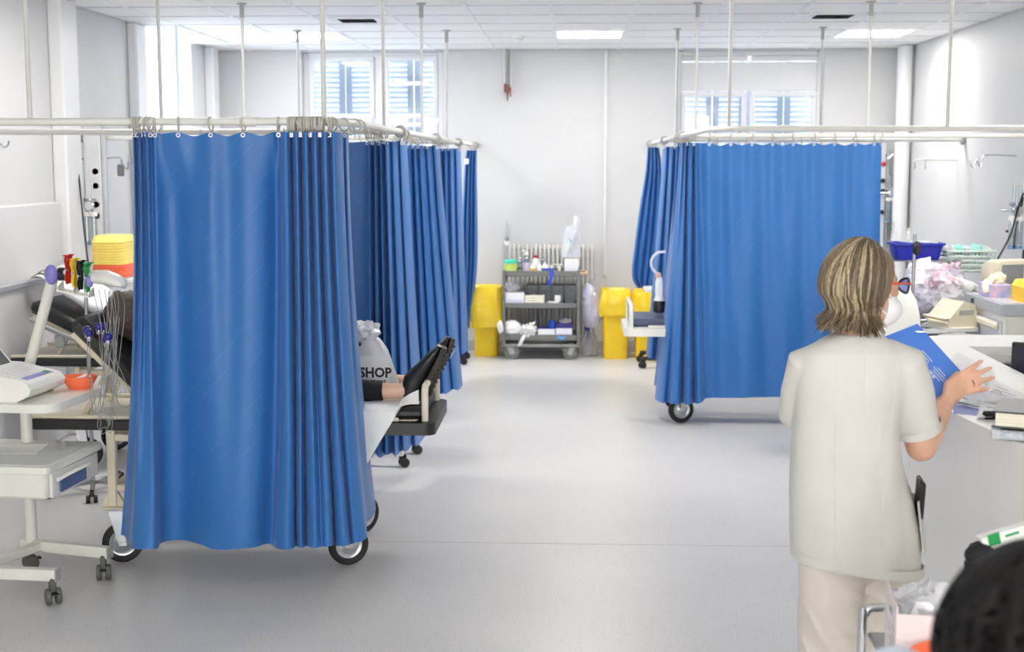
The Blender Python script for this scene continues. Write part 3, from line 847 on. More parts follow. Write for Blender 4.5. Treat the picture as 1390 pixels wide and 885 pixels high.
# ------------------------------------------------------------------ castors and wheels (part builders, local coordinates)
hub_m = mat('wheel_hub', (196, 200, 204), 0.3, metal=0.8)
def big_wheel(parent, x, y, z_plate, rz=0.0, r=.095):
    c = Matrix.Translation((x, y, 0)) @ Matrix.Rotation(rz, 4, 'Z')
    off = .035
    f = MB()
    f.box((0, 0, z_plate), (.1, .085, .008), bev=.002)
    fork = f.xf(c).build('castor_plate', cream, parent)
    q = MB()
    for s in (-1, 1):
        q.extr([(-.03, s * .026, z_plate - .004), (.035, s * .026, z_plate - .004), (off + .018, s * .026, r - .012), (off - .018, s * .026, r - .012)], (0, s * .004, 0))
    q.box((.0, 0, z_plate - .012), (.07, .06, .016), bev=.003)
    q.tube([(off, -.04, r), (off, .04, r)], .011, 8)
    q.xf(c).build('castor_fork', hub_m, parent)
    w = MB().lathe([(r * .66, -.016), (r * .9, -.018), (r, -.01), (r, .01), (r * .9, .018), (r * .66, .016)], (off, 0, r), n=28, axis='y', caps=False).xf(c).build('wheel', rubber, parent)
    MB().lathe([(.012, -.02), (.018, -.013), (r * .5, -.008), (r * .6, -.015), (r * .68, -.015), (r * .68, .015), (r * .6, .015), (r * .5, .008), (.018, .013), (.012, .02)], (off, 0, r), n=24, axis='y').xf(c).build('hub', hub_m, w)
def small_castor(parent, x, y, z_top, rz=0.0, r=.035, m=None, tw=True, lever=False):
    c = Matrix.Translation((x, y, 0)) @ Matrix.Rotation(rz, 4, 'Z')
    q = MB()
    q.box((0.01, 0, (z_top + r * 1.3) / 2 + r * .35), (.045, .026 if tw else .05, max(.012, z_top - r * 1.2)), bev=.006)
    q.tube([(0, 0, z_top - .01), (0, 0, z_top + .02)], .009, 8)
    q.build_ = None
    h = q.xf(c).build('castor_fork', grey_plastic if m is None else m, parent)
    for s in ((-1, 1) if tw else (0,)):
        MB().lathe([(r * .4, -.011), (r * .9, -.011), (r, -.006), (r, .006), (r * .9, .011), (r * .4, .011)], (.018, s * .02, r), n=18, axis='y').xf(c).build('wheel', rubber if m is None else m, parent)
    if lever: MB().box((.05, 0, r * 1.5), (.03, .03, .008), bev=.002).xf(c).build('brake_lever', rubber, parent)

# ------------------------------------------------------------------ stretchers
def stretcher(label, loc, rz, ang, pad, bumper, frame=cream, wheel_rz=(0.3, 2.6, 0.4, .9), group='wheeled stretchers', loop=True, head_len=.57, tray=None):
    t = thing('stretcher', label, 'stretcher', loc, rz, group)
    for sx in (-1, 1):
        for sy in (-1, 1):
            x, y = sx * .535, sy * .265
            MB().box((x, y, .455), (.042, .042, .37), bev=.005).build('leg', frame, t)
            MB().extr([(x - .06, y + .012, .272), (x + .06, y + .012, .272), (x + .022, y + .012, .34), (x - .022, y + .012, .34)], (0, -.024, 0)).build('gusset', frame, t)
            big_wheel(t, x, y, .268, wheel_rz[(sx + 1) + (sy + 1) // 2])
    for sy in (-1, 1):
        MB().box((0, sy * .265, .60), (1.03, .035, .035), bev=.004).build('beam', frame, t)
        MB().box((0, sy * .265, .36), (1.03, .03, .03), bev=.004).build('beam', frame, t)
        MB().box((-.06, sy * .295, .665), (1.75, .035, .05), bev=.008).build('side_bumper', bumper, t)
        MB().box((-.06, sy * .285, .699), (1.75, .03, .018), bev=.004).build('side_rail', frame, t)
    for sx in (-1, 1):
        MB().box((sx * .535, 0, .60), (.035, .49, .035), bev=.004).build('beam', frame, t)
        MB().box((sx * .535, 0, .36), (.03, .49, .03), bev=.004).build('beam', frame, t)
    MB().prism(rpoly(-.92, .9, -.262, .262, .03), .672, .692).build('deck', frame, t)
    MB().prism(rpoly(.52, .985, -.325, .325, .05), .632, .688).build('foot_tray', tray or bumper, t)
    m = MB().box((.31, 0, .721), (1.24, .52, .058), bev=.02).build('mattress', pad, t)
    # raised back section
    ca, sa = math.cos(ang), math.sin(ang)
    M = Matrix((( -ca, 0, sa), (0, 1, 0), (sa, 0, ca)))
    hx, hz = -.33, .705
    def bp(a, b): return (hx - ca * a + sa * b, 0, hz + sa * a + ca * b)
    MB().box(bp(head_len / 2, .05), (head_len, .53, .085), bev=.025, M=M).build('backrest', pad, t)
    for sy in (-1, 1):
        a, b = Vector(bp(0, -.012)), Vector(bp(head_len * .95, -.012)); a.y = b.y = sy * .2
        MB().bar(a, b, .025, .03, .003).build('backrest_bar', frame, t)
        c = Vector(bp(head_len * .55, -.02)); c.y = sy * .17
        MB().bar((hx - .36, sy * .17, .69), c, .02, .024, .003).build('strut', frame, t)
    if loop:
        pts = spline([(.935, -.27, .69), (.935, -.27, .79), (.935, -.255, .835), (.935, -.20, .85), (.935, .20, .85), (.935, .255, .835), (.935, .27, .79), (.935, .27, .69)], 5)
        MB().tube(pts, .016, 10).build('foot_loop', frame, t)
    return t
bed1 = stretcher('cream stretcher with black padding carrying the patient', (-1.6, 6.29, 0), 0, math.radians(45), black_vinyl, black_plastic)
bed2 = stretcher('stretcher with black backrest half raised below the wall rail', (-2.47, 8.2, 0), 0, math.radians(27), black_vinyl, black_plastic, loop=False, wheel_rz=(.2, .5, 1.2, .3))
slate = mat('slate_vinyl', (70, 82, 108), 0.45)
bed3 = stretcher('stretcher with slate pad sticking out past the right curtain', (1.375, 9.845, 0), PI, math.radians(30), slate, off_white, frame=off_white, wheel_rz=(.3, .2, .4, .3), tray=off_white)
# pillow on the second stretcher
pl = MB().ell((0, 0, 0), (.30, .24, .07), 24, 14).noise(.012, 7, 3)
pl = pl.xf(Matrix.Translation((-2.98, 8.22, 1.03)) @ Matrix.Rotation(math.radians(27), 4, 'Y'))
tag(pl.build('pillow', paper), 'white pillow lying on the half raised black backrest', 'pillow')
# grab rail and drip hanger clamped on the second stretcher
t = thing('side_rail', 'grey tube side rail folded along the second stretcher', 'rail', (-3.05, 7.86, 0))
wb(MB().tube(spline([(-3.26, 7.87, .93), (-3.12, 7.86, .865), (-2.95, 7.86, .80), (-2.80, 7.88, .78)], 5), .014, 8), 'tube', mat('grey_tube', (150, 153, 156), .4, .4), t)
wb(MB().box((-3.08, 7.86, .80), (.06, .03, .08), bev=.01), 'clamp', grey_plastic, t)
wb(MB().box((-2.88, 7.86, .775), (.14, .05, .03), bev=.008), 'clamp', grey_plastic, t)

# paper sheet on the patient stretcher, hanging over the near side
_SZ = .755
def sheet_fn(u, v):
    """runs from the far edge over the pad and down the near side; v is the distance across"""
    x = -1.75 + u * 1.05
    over = .50
    s = v * .80
    if u > .93: s = min(s, .50)
    reach = .80 if u < .83 else .80 - (u - .83) * 3.0
    s = min(s, max(reach, .42))
    if s <= over:
        y = 6.50 - s; z = _SZ + .004 * noise.noise(Vector((x * 9, s * 9, 0)))
        if u > .86: z += (u - .86) * .5 * (.5 + .5 * math.sin(v * 7 + 1.0))
    else:
        d = s - over
        y = 5.952 - .003 * math.sin(u * 30 + d * 9); z = _SZ - d; x -= d * .30 * u
    return (x, y, z)
sh = MB().slab(sheet_fn, 60, 44, .002)
tag(sh.build('paper_sheet', paper, None, 60), 'white paper sheet covering the patient stretcher', 'sheet')

# ------------------------------------------------------------------ patient lying on the first stretcher
skin_old = mat('skin_pale', (222, 182, 156), 0.5, var=0.06, scale=22, sss=0.15)
skin_n = mat('skin_warm', (226, 178, 150), 0.48, var=0.07, scale=18, sss=0.15)
black_cloth = mat('black_cloth', (20, 20, 22), 0.85, var=0.2, scale=60)
pat = thing('person', 'patient lying on the stretcher with black trousers and black shoes', 'person', (-1.6, 6.29, .75))
b = MB()
b.ell((-2.10, 6.30, 1.13), (.085, .075, .105), M=Matrix.Rotation(-.7, 3, 'Y'))
b.capsule((-2.04, 6.30, 1.08), (-1.99, 6.30, 1.045), .052, .055)
b.ell((-1.93, 6.30, 1.00), (.13, .18, .105), M=Matrix.Rotation(.75, 3, 'Y'))
b.ell((-1.78, 6.30, .90), (.14, .16, .10), M=Matrix.Rotation(.6, 3, 'Y'))
b.ell((-1.60, 6.30, .865), (.13, .17, .095))
for s, ya in ((-1, 6.175), (1, 6.43)):
    b.capsule((-1.58, 6.30 + s * .085, .85), (-1.17, ya, .82), .085, .055)
    b.capsule((-1.17, ya, .82), (-1.0, ya, .80), .052, .047)
    b.capsule((-1.0, ya, .80), (-.79, ya, .802), .047, .036)
    b.capsule((-.775, ya, .802), (-.70, ya, .90), .036, .03)
    b.capsule((-.775, ya, .802), (-.75, ya, .785), .035, .03)
    b.capsule((-1.99, 6.30 + s * .15, 1.05), (-1.80, 6.30 + s * .21, .88), .047, .04)
    b.capsule((-1.80, 6.30 + s * .21, .88), (-1.60, 6.30 + s * .13, .98), .038, .028)
    b.ell((-1.55, 6.30 + s * .08, .985), (.05, .035, .018))
    for k in range(4): b.capsule((-1.55, 6.30 + s * (.05 + .02 * k), .985), (-1.50, 6.30 + s * (.02 + .02 * k), .98), .0085, .008)
b.ell((-2.035, 6.30, 1.18), (.015, .012, .02)); b.ell((-2.11, 6.38, 1.13), (.02, .01, .026)); b.ell((-2.11, 6.22, 1.13), (.02, .01, .026))
wb(remesh(b, .008, 8), 'body', skin_old, pat)
for s, ya in ((-1, 6.175), (1, 6.43)):
    tr = MB().capsule((-1.60, 6.30 + s * .09, .86), (-1.17, ya, .826), .10, .066).tube(spline([(-1.25, ya, .826), (-1.1, ya, .812), (-.985, ya, .802), (-.875, ya, .802)], 4), [.062] * 6 + [.053] * 4 + [.047] * 3, 20)
    wb(remesh(tr, .009, 3).noise(.003, 14, 4), 'trouser_leg', black_cloth, pat)
wb(remesh(MB().ell((-1.93, 6.30, 1.0), (.15, .20, .12), M=Matrix.Rotation(.75, 3, 'Y')).ell((-1.76, 6.30, .90), (.16, .185, .118), M=Matrix.Rotation(.6, 3, 'Y')).ell((-1.6, 6.30, .875), (.14, .185, .105)), .012, 4).noise(.006, 12, 1), 'shirt', mat('pale_gown', (196, 206, 214), .8), pat)
hair_d = mat('dark_hair', (92, 77, 66), 0.6, var=0.35, scale=60, stretch=(3, 3, .5), bump=.3, bscale=90)
hb = MB().ell((-2.115, 6.30, 1.14), (.115, .105, .13), 22, 16, M=Matrix.Rotation(-.7, 3, 'Y')).noise(.018, 22, 6, True)
wb(hb, 'hair', hair_d, pat)
def shoe(ya, tilt, off):
    """black slip-on, heel resting, toe up; profile in the X-Z plane then lofted across Y"""
    prof = [(0, .036, -.01, .075), (.035, .039, -.004, .088), (.08, .036, 0, .10), (.12, .038, 0, .09), (.17, .044, 0, .07), (.22, .045, 0, .055), (.26, .038, .002, .042), (.29, .022, .008, .028)]
    rings = []
    for (l, w, lo, hi) in prof:
        r = []
        for k in range(16):
            a = 2 * PI * k / 16; cx, sx = math.cos(a), math.sin(a)
            yy = w * math.copysign(abs(cx) ** .7, cx)
            zz = lo + (hi - lo) * (.5 + .5 * math.copysign(abs(sx) ** .8, sx))
            r.append(Vector((l, yy, zz)))
        rings.append(r)
    M = Matrix.Translation((-.728 + off, ya, .757)) @ Matrix.Rotation(-math.radians(tilt), 4, 'Y') @ Matrix.Rotation(0.12 if ya > 6.3 else -.05, 4, 'X') @ Matrix.Rotation(.1 if ya > 6.3 else -.06, 4, 'Z')
    up = wb(MB().loft(rings).xf(M), 'shoe', mat('black_leather', (24, 23, 24), .36, var=.2, bump=.1), pat)
    so = []
    for (l, w, lo, hi) in prof:
        r = []
        for k in range(16):
            a = 2 * PI * k / 16; cx, sx = math.cos(a), math.sin(a)
            r.append(Vector((l * 1.02 - .003, (w + .006) * math.copysign(abs(cx) ** .6, cx), lo - .013 + .013 * math.copysign(abs(sx) ** .4, sx))))
        so.append(r)
    wb(MB().loft(so).xf(M), 'sole', mat('brown_sole', (62, 56, 48), .7, var=.2), pat, up)
    for k in range(11):
        l = .02 + .024 * k; w = .04 if 2 < k < 10 else .034
        wb(MB().box((l, 0, -.028), (.011, w * 1.7, .008), bev=.002).xf(M), 'tread', mat('brown_sole2', (50, 45, 39), .75, var=.2), pat, up)
    return up
shoe(6.175, 62, 0.0); s2 = shoe(6.43, 63, .02)
lbl = MB().lathe([(.024, 0), (.024, .002)], n=18).xf(Matrix.Translation((-.728 + .02, 6.43, .757)) @ Matrix.Rotation(-math.radians(63), 4, 'Y') @ Matrix.Translation((.225, -.012, -.036)))
wb(lbl, 'sole_sticker', paper, pat, s2)

# ------------------------------------------------------------------ carrier bag on the stretcher
bg = thing('plastic_bag', 'grey plastic carrier bag reading SHOP beside the patient legs', 'bag', (-.985, 6.34, .755), group=None)
bag_m = mat('grey_bag_film', (196, 199, 204), 0.3, var=0.05, spec=.6)
def bag_ring(z, w, d, xo, seed):
    r = []
    for k in range(40):
        a = 2 * PI * k / 40; cx, sx = math.cos(a), math.sin(a)
        x = xo + w * math.copysign(abs(cx) ** .55, cx); y = .055 + d * math.copysign(abs(sx) ** .6, sx)
        n = noise.noise(Vector((x * 14, y * 14, z * 10 + seed)))
        r.append(Vector((x + n * .006, y + n * (.012 if y > .02 else .004), z)))
    return r
zs = [(0, .15, .055, 0), (.02, .155, .06, 0), (.06, .15, .06, 0), (.12, .138, .058, -.005), (.17, .127, .056, -.012), (.21, .118, .054, -.02), (.25, .105, .05, -.03), (.275, .09, .042, -.04)]
MB().loft([bag_ring(z, w, d, xo, 3) for z, w, d, xo in zs]).build('bag_body', bag_m, bg, 60)
MB().ell((-.035, .05, .305), (.10, .055, .05), 26, 18).noise(.03, 16, 5, True).build('bag_top', mat('pale_bag_film', (214, 218, 226), .25, var=.08), bg, 30)
MB().ell((-.085, .03, .32), (.04, .03, .05), 20, 14).noise(.028, 20, 8, True).build('blue_film', mat('light_blue_film', (86, 164, 226), .25, var=.1), bg, 30)
MB().tube(spline([(-.09, .02, .33), (-.075, .015, .37), (-.06, .02, .35), (-.055, .03, .31)], 5), .012, 8, ry=.4).build('blue_handle', mat('light_blue_film', (86, 164, 226)), bg)
MB().ell((-.05, .0, .245), (.03, .012, .014), 12, 8).build('dark_content', black_cloth, bg)
def bag_at(x, y): q = PY(x, y, 6.335); return q.x + .985, q.z - .755
px0, pz0 = bag_at(474, 522); px1, pz1 = bag_at(529, 483)
MB().prism(rpoly(px0, px1, pz0, pz1, .015), 0, .001).xf(Matrix.Translation((0, -.0075, 0)) @ Matrix.Rotation(PI / 2, 4, 'X')).build('print_panel', mat('bag_panel', (222, 222, 225), .35), bg, 0)
def put_text(body, size, target_w, x, y, z, m, parent, name, off=.0, yoff=0):
    me = text_mesh(body, size, .0004, off=off)
    w = max(v.co.x for v in me.vertices) - min(v.co.x for v in me.vertices)
    for v in me.vertices: v.co.x *= target_w / w
    me.materials.append(m)
    return share(name, me, parent, (x, y, z), (PI / 2, 0, 0))
ink = mat('black_ink', (14, 14, 16), .5)
x_, z_ = bag_at(488, 511.5)
put_text('SHOP', .066, bag_at(532, 511)[0] - x_, x_, -.0095, z_, ink, bg, 'lettering', .0024)
x_, z_ = bag_at(470, 521)
put_text('FASHION STORE', .028, bag_at(524, 521)[0] - x_, x_, -.0095, z_, ink, bg, 'lettering', .0009)

# ------------------------------------------------------------------ ECG trolley and what it carries
ec = thing('equipment_trolley', 'off white trolley with drawer carrying the heart monitor', 'trolley', (-2.42, 5.68, 0), math.radians(-5))
for (x0, y0, x1, y1) in ((-.40, -.23, .26, -.23), (-.12, .20, .34, .11)):
    MB().bar((x0, y0, .125), (x1, y1, .125), .045, .05, .004).build('base_bar', off_white, ec)
MB().bar((-.02, .18, .125), (-.14, -.22, .125), .04, .04, .004).build('base_bar', off_white, ec)
MB().box((.262, -.23, .125), (.006, .047, .052), bev=.001).build('end_cap', grey_plastic, ec)
MB().box((.343, .11, .125), (.006, .047, .052), bev=.001, rz=-.2).build('end_cap', grey_plastic, ec)
for x, y, r in ((.235, -.23, -.9), (.31, .115, -1.2), (-.10, .19, .6), (-.36, -.23, .4)):
    small_castor(ec, x, y, .10, r, .036, lever=True, m=mat('worn_castor', (92, 92, 86), .55))
MB().tube([(-.07, .19, .14), (-.07, .19, .83)], .026, 16).build('column', off_white, ec)
MB().prism(rpoly(-.46, .30, -.28, .26, .09, 6), .832, .868).build('top_shelf', off_white, ec)
dr = MB().box((-.08, -.02, .52), (.66, .50, .12), bev=.012).build('drawer_box', off_white, ec)
MB().prism(rpoly(-.44, .27, -.29, .25, .03), .575, .603).build('lower_shelf', off_white, ec)
MB().prism(rpoly(-.41, .24, -.26, .22, .03), .603, .606).build('shelf_mat', mat('shelf_grey', (205, 207, 205), .3), ec)
dw = MB().box((.252, -.02, .515), (.02, .44, .105), bev=.004).build('drawer', off_white, ec)
MB().box((.268, -.06, .50), (.008, .24, .05), bev=.001).build('label_holder', mat('label_blue', (74, 98, 148), .5), ec).parent = dw
MB().tube(spline([(.262, -.20, .53), (.285, -.14, .545), (.285, .04, .545), (.262, .10, .53)], 5), .012, 8, ry=.7).build('handle', white_plastic, dw)
MB().box((-.05, .02, .608), (.26, .2, .002), rz=.2).build('paper_note', paper, ec)

em = thing('heart_monitor', 'white ECG recorder with tilted grey screen on trolley', 'medical device', (-2.47, 5.62, .868), math.radians(-5))
body = [(-.30, 0), (.16, 0), (.215, .03), (.225, .055), (.20, .085), (.02, .125), (-.30, .135)]
MB().extr([(x, -.17, z) for x, z in body], (0, .32, 0)).build('casing', white_plastic, em)
MB().extr([(-.30, -.173, .072), (.05, -.173, .072), (.05, -.173, .078), (-.30, -.173, .078)], (0, .006, 0)).build('seam', grey_plastic, em)
MB().box((-.14, -.172, .045), (.03, .004, .008)).build('latch', grey_plastic, em)
Mk = Matrix.Rotation(.217, 3, 'Y')
MB().box((.10, -.01, .109), (.19, .24, .008), bev=.003, M=Mk).build('key_panel', mat('panel_white', (226, 226, 226), .4), em)
for i in range(5):
    for j in range(9):
        MB().box((.045 + i * .022, -.10 + j * .022, .1235 - i * .0049), (.016, .016, .006), bev=.002, M=Mk).build('key', mat('key_white', (238, 238, 234), .4), em)
MB().box((.178, -.02, .094), (.028, .22, .006), bev=.002, M=Mk).build('key_strip', lilac, em)
MB().box((.178, .06, .098), (.022, .03, .006), bev=.002, M=Mk).build('green_key', green_p, em)
Ms = Matrix.Rotation(math.radians(50), 3, 'Y')
lid = MB().box((-.06, -.01, .172), (.20, .27, .02), bev=.008, M=Ms).build('lid', white_plastic, em)
MB().box((-.052, -.01, .18), (.15, .22, .006), bev=.002, M=Ms).build('screen', mat('screen_grey', (88, 90, 92), .2), lid)

kd = thing('kidney_dish', 'orange dish with tissue beside the ECG recorder', 'dish', (-2.19, 5.80, .868))
MB().lathe([(.045, 0), (.05, .0), (.075, .055), (.08, .057), (.08, .053), (.055, .008), (.02, .006)], n=24, caps=True, ry=.8).build('bowl', orange, kd)
MB().slab(lambda u, v: (-.03 + u * .07, -.03 + v * .06, .03 + .03 * u + .012 * math.sin(v * 6)), 8, 8, .002).build('tissue', paper, kd)

# cable arm rising from the trolley
ar = thing('lead_stand', 'cream swing arm with purple knob holding the ECG leads', 'arm', (-2.5, 5.92, .868))
A0, A1 = Vector((-2.485, 5.90, .87)), PY(73, 372, 5.85)
A1 = Vector(A1); A2 = PY(128, 378, 5.80)
wb(MB().tube([A0, A1], .024, 14), 'lower_arm', off_white, ar)
wb(MB().box(A0 + Vector((0, 0, .02)), (.07, .07, .04), bev=.008), 'base_clamp', off_white, ar)
kx = wb(MB().ell(A1 + Vector((0, -.03, 0)), (.03, .02, .045), 16, 10), 'knob', lilac, ar)
wb(MB().lathe([(.02, -.02), (.03, -.015), (.03, .02)], A1 + Vector((.04, 0, 0)), n=14, axis='x'), 'joint', black_plastic, ar)
wb(MB().tube([A1 + Vector((.02, 0, .01)), A2 + Vector((0, 0, .0))], .019, 12), 'upper_arm', off_white, ar)
hd = []
H0 = PY(122, 378, 5.78); H1 = PY(171, 388, 5.72)
for f, w, h in ((0, .03, .028), (.15, .045, .035), (.5, .06, .038), (.8, .055, .034), (.95, .04, .026), (1, .022, .014)):
    c = H0.lerp(H1, f) + Vector((0, 0, .015 * math.sin(f * 3)))
    hd.append([c + Vector((0, w * math.cos(a), h * math.sin(a) * (1 if math.sin(a) > 0 else .7))) for a in [2 * PI * k / 18 for k in range(18)]])
wb(MB().loft(hd), 'lead_head', white_plastic, ar)
wb(MB().box(H0 + Vector((.012, -.04, -.01)), (.03, .02, .05), bev=.008), 'clip', lilac, ar)
# cradle tray below the arm
T0 = PY(104, 392, 5.78)
cr_ = wb(MB().extr([(T0.x - .075, 0, T0.z - .0), (T0.x + .065, 0, T0.z - .03), (T0.x + .065, 0, T0.z - .036), (T0.x - .075, 0, T0.z - .008)], (0, .08, 0)).xf(Matrix.Translation((0, 5.74, 0))), 'cradle', off_white, ar)
for f in (0, .5, 1):
    x = T0.x - .073 + f * .136; z = T0.z - .006 - f * .029
    wb(MB().extr([(x, 5.74, z), (x, 5.82, z), (x, 5.81, z + .04), (x, 5.75, z + .02)], (.004, 0, 0)), 'divider', off_white, ar, cr_)
wires = mat('lead_grey', (150, 150, 150), .5)
def clamp(px, py, m, label, tilt):
    c = PY(px, py, 5.76)
    t = thing('limb_clamp', label, 'clamp', c, 0, 'coloured ECG limb clamps on the arm')
    for s in (-1, 1):
        pts = spline([(.004 + s * .002, s * .018, .062), (.0 - tilt, s * .024, .04), (0, s * .008, 0), (-.004, s * .016, -.035), (-.002, s * .006, -.06)], 5)
        MB().tube(pts, [.011] * len(pts), 8, ry=.45).build('jaw', m, t)
        MB().box((.006 + s * .004, s * .022, .064), (.02, .02, .006), bev=.002).build('grip_tip', m, t)
    MB().tube([(0, -.03, 0), (0, .03, 0)], .005, 8).build('pin', steel, t)
for px, py, m, lb, ti in ((92, 366, red_p, 'red ECG limb clamp clipped on the cream arm', .0), (101, 371, mat('yellow_clamp', (240, 200, 30), .4), 'yellow ECG limb clamp clipped on the cream arm', .006), (109, 374, black_plastic, 'black ECG limb clamp clipped on the cream arm', .002), (119, 377, green_p, 'green ECG limb clamp clipped on the cream arm', .006)):
    clamp(px, py, m, lb, ti)
# chest leads hanging down with blue suction bulbs
rnd = random.Random(3)
bulbs = [(118, 448, 5.75), (121, 452, 5.70), (134, 443, 5.75), (141, 443, 5.78), (147, 457, 5.70), (144, 460, 5.76)]
for i, (bx, by, Y) in enumerate(bulbs):
    top = PY(148 + (i % 4) * 5, 394, 5.73); bl = PY(bx, by, Y); low = PY(bx + rnd.uniform(6, 30), rnd.uniform(520, 585), Y - .03)
    t = thing('chest_lead', 'grey ECG chest lead with navy suction bulb hanging from arm', 'cable', bl, 0, 'ECG chest leads with bulbs')
    L = bl
    MB().ell((0, 0, 0), (.019, .019, .019), 16, 10).build('bulb', blue_p, t)
    MB().lathe([(.008, 0), (.012, .01), (.012, .02), (.004, .022)], (0, 0, -.036), n=12).build('cup', chrome, t)
    mid = Vector(((low.x - L.x) * .5 + .02, -.01, (low.z - L.z) * .6)); lw = low - L
    tp = top - L
    pts = spline([Vector((0, 0, -.03)), Vector((lw.x * .2, -.02, lw.z * .5)), Vector((lw.x * .6, -.02, lw.z)), Vector((lw.x * 1.0 + .01, -.01, lw.z * .9)), Vector((tp.x * .8, -.01, lw.z * .2)), Vector((tp.x, 0, tp.z * .5)), tp], 6)
    MB().tube(pts, .0017, 6).build('wire', wires, t)
for i in range(4):
    a = PY(126 + i * 8, 392, 5.76); c = PY(128 + rnd.uniform(-6, 26), rnd.uniform(540, 585), 5.72)
    d = PY(138 + i * 6, 455 + 12 * i, 5.73)
    pts = spline([a, a.lerp(d, .5) + Vector((.01, 0, -.03)), d, c + Vector((-.02, 0, 0)), c + Vector((.01, 0, -.02)), c + Vector((.035, 0, .02)), PY(150 + i * 4, 430, 5.73)], 7)
    tag(MB().tube(pts, .0017, 6).build('lead_wire', wires), 'thin grey ECG wire looping down below the arm', 'cable', 'loose ECG wires')

# ------------------------------------------------------------------ left wall: rail, papers, service column, hooks, trays
t = thing('wall_rail', 'flat aluminium equipment rail along the left wall', 'rail', (XL + .07, 7.9, 1.11))
MB().box((0, 0, 0), (.012, 1.9, .035), bev=.003).build('bar', alu, t)
for k in range(3): MB().box((-.012, -.8 + .8 * k, 0), (.014, .05, .03), bev=.003).build('bracket', alu, t)
pp = thing('paper_stack', 'crumpled pale papers lying over the wall rail', 'papers', (-3.40, 8.55, 1.13))
for k in range(4):
    MB().slab(lambda u, v, k=k: (-.02 + .12 * u + .01 * k, -.32 + .45 * v + .03 * k, .012 * k + .035 * math.sin(u * PI * .9) + .01 * math.sin(v * 7 + k)), 8, 10, .002).build('sheet', clear_film if k == 3 else paper, pp)
sv = thing('service_column', 'tall grey metal service column fixed beside the left pilaster', 'wall column', (-3.34, 9.30, .55))
MB().box((0, 0, .80), (.12, .12, 1.60), bev=.006).build('casing', mat('column_grey', (206, 208, 211), .4), sv)
MB().box((.075, -.02, .80), (.03, .05, 1.60), bev=.004).build('channel', alu, sv)
for k, (z, m) in enumerate(((1.26, red_p), (1.16, red_p), (1.03, mat('dark_green', (20, 96, 70), .5)), (.95, mat('dark_green', (20, 96, 70))))):
    MB().lathe([(.022, 0), (.022, .012), (.012, .02)], (.02, -.06, z), n=12, axis='y').build('gas_socket', m, sv)
def iv_hook(label, pts, r=.006, m=chrome, extra=()):
    o = Vector(pts[0]); t = thing('drip_hook', label, 'hook', o, 0, 'metal drip hooks')
    MB().tube([p - o for p in spline([Vector(p) for p in pts], 5)], r, 8).build('hook_arm', m, t)
    for e in extra: MB().tube([p - o for p in spline([Vector(p) for p in e], 5)], r * .9, 8).build('hook', m, t)
    return t
Yh = 9.32
P = lambda x, y, Y=Yh: PY(x, y, Y)
iv_hook('long chrome drip arm with two hooks above the yellow trays', [P(102, 216), P(112, 216), P(122, 214), P(140, 215), P(163, 214), P(165, 222)], .007, extra=([P(122, 214), P(127, 224), P(128, 229), P(125, 227)], [P(164, 216), P(169, 226), P(173, 229), P(174, 219), P(180, 218)]))
iv_hook('chrome drip hook beside the oxygen flow meter', [P(118, 278, 9.26), P(106, 277, 9.26), P(96, 274, 9.26), P(84, 277, 9.26), P(80, 283, 9.24), P(79, 289, 9.22), P(73, 291, 9.22), P(69, 285, 9.22)], .007)
iv_hook('bare chrome drip hook on the left wall above the ledge', [Vector((XL, 7.95, 2.03)), P(-6, 189, 8.1), P(1, 196, 8.1), P(6, 200, 8.1), P(11, 196, 8.1), P(11.5, 191, 8.1)], .006)
tag(MB().box(P(164, 231), (.05, .02, .085), bev=.008).build('hook_clip', mat('clip_grey', (110, 112, 112), .5)), 'small dark grey clip hanging from the long drip arm', 'clip')
def flow_meter(label, c):
    t = thing('flow_meter', label, 'flow meter', c, 0, 'oxygen flow meters')
    for s in (-1, 1):
        MB().tube([(s * .022, 0, .06), (s * .022, 0, .17)], .012, 12).build('tube', clear_glass, t)
        MB().tube([(s * .026, 0, -.27), (s * .026, 0, -.07)], .026, 14).build('bottle', clear_glass, t)
        MB().tube([(s * .026, 0, -.275), (s * .026, 0, -.25)], .026, 14).build('water', mat('water_blue', (150, 180, 222), .2), t)
        MB().lathe([(.028, 0), (.028, .03)], (s * .026, 0, -.075), n=14).build('cap', white_plastic, t)
    MB().lathe([(.03, -.03), (.04, -.02), (.04, .02), (.03, .03)], (0, -.01, .0), n=16, axis='y').build('valve', chrome, t)
    MB().tube([(-.05, 0, .04), (.05, 0, .04)], .014, 10).build('manifold', chrome, t)
    MB().tube([(0, 0, -.05), (0, 0, .05)], .018, 10).build('stem', chrome, t)
    MB().tube([(0, 0, 0), (-.10, .02, 0)], .01, 10).build('wall_spigot', chrome, t)
flow_meter('clear twin oxygen flow meter on the left service column', PY(122.5, 279, 9.25))
pts = [P(98, 222, 9.22), P(106, 235, 9.15), P(110, 270, 9.1), P(114, 310, 9.0), P(118, 345, 8.9), P(124, 400, 8.8), PY(122, 470, 8.7)]
tag(MB().tube(spline(pts, 6), .0065, 8).build('cable', black_plastic), 'black cable hanging down the left service column', 'cable')
pts = [P(98, 278, 9.22), P(99, 300, 9.2), P(101, 350, 9.2), PY(104, 430, 9.2)]
tag(MB().tube(spline(pts, 6), .008, 8).build('grey_hose', mat('hose_grey', (150, 152, 156), .4)), 'grey gas hose running down the left service column', 'hose')
# IV pole behind the raised backrest
t = thing('drip_pole', 'thin chrome drip pole standing behind the raised backrest', 'pole', (-2.72, 7.35, 0))
MB().tube([(0, 0, .06), (0, 0, 1.32)], .0105, 10).build('pole', steel, t)
for k in range(5):
    a = 2 * PI * k / 5
    MB().bar((0, 0, .06), (.24 * math.cos(a), .24 * math.sin(a), .05), .025, .02, .003).build('foot', steel, t)
    small_castor(t, .24 * math.cos(a), .24 * math.sin(a), .05, a, .022, black_plastic)
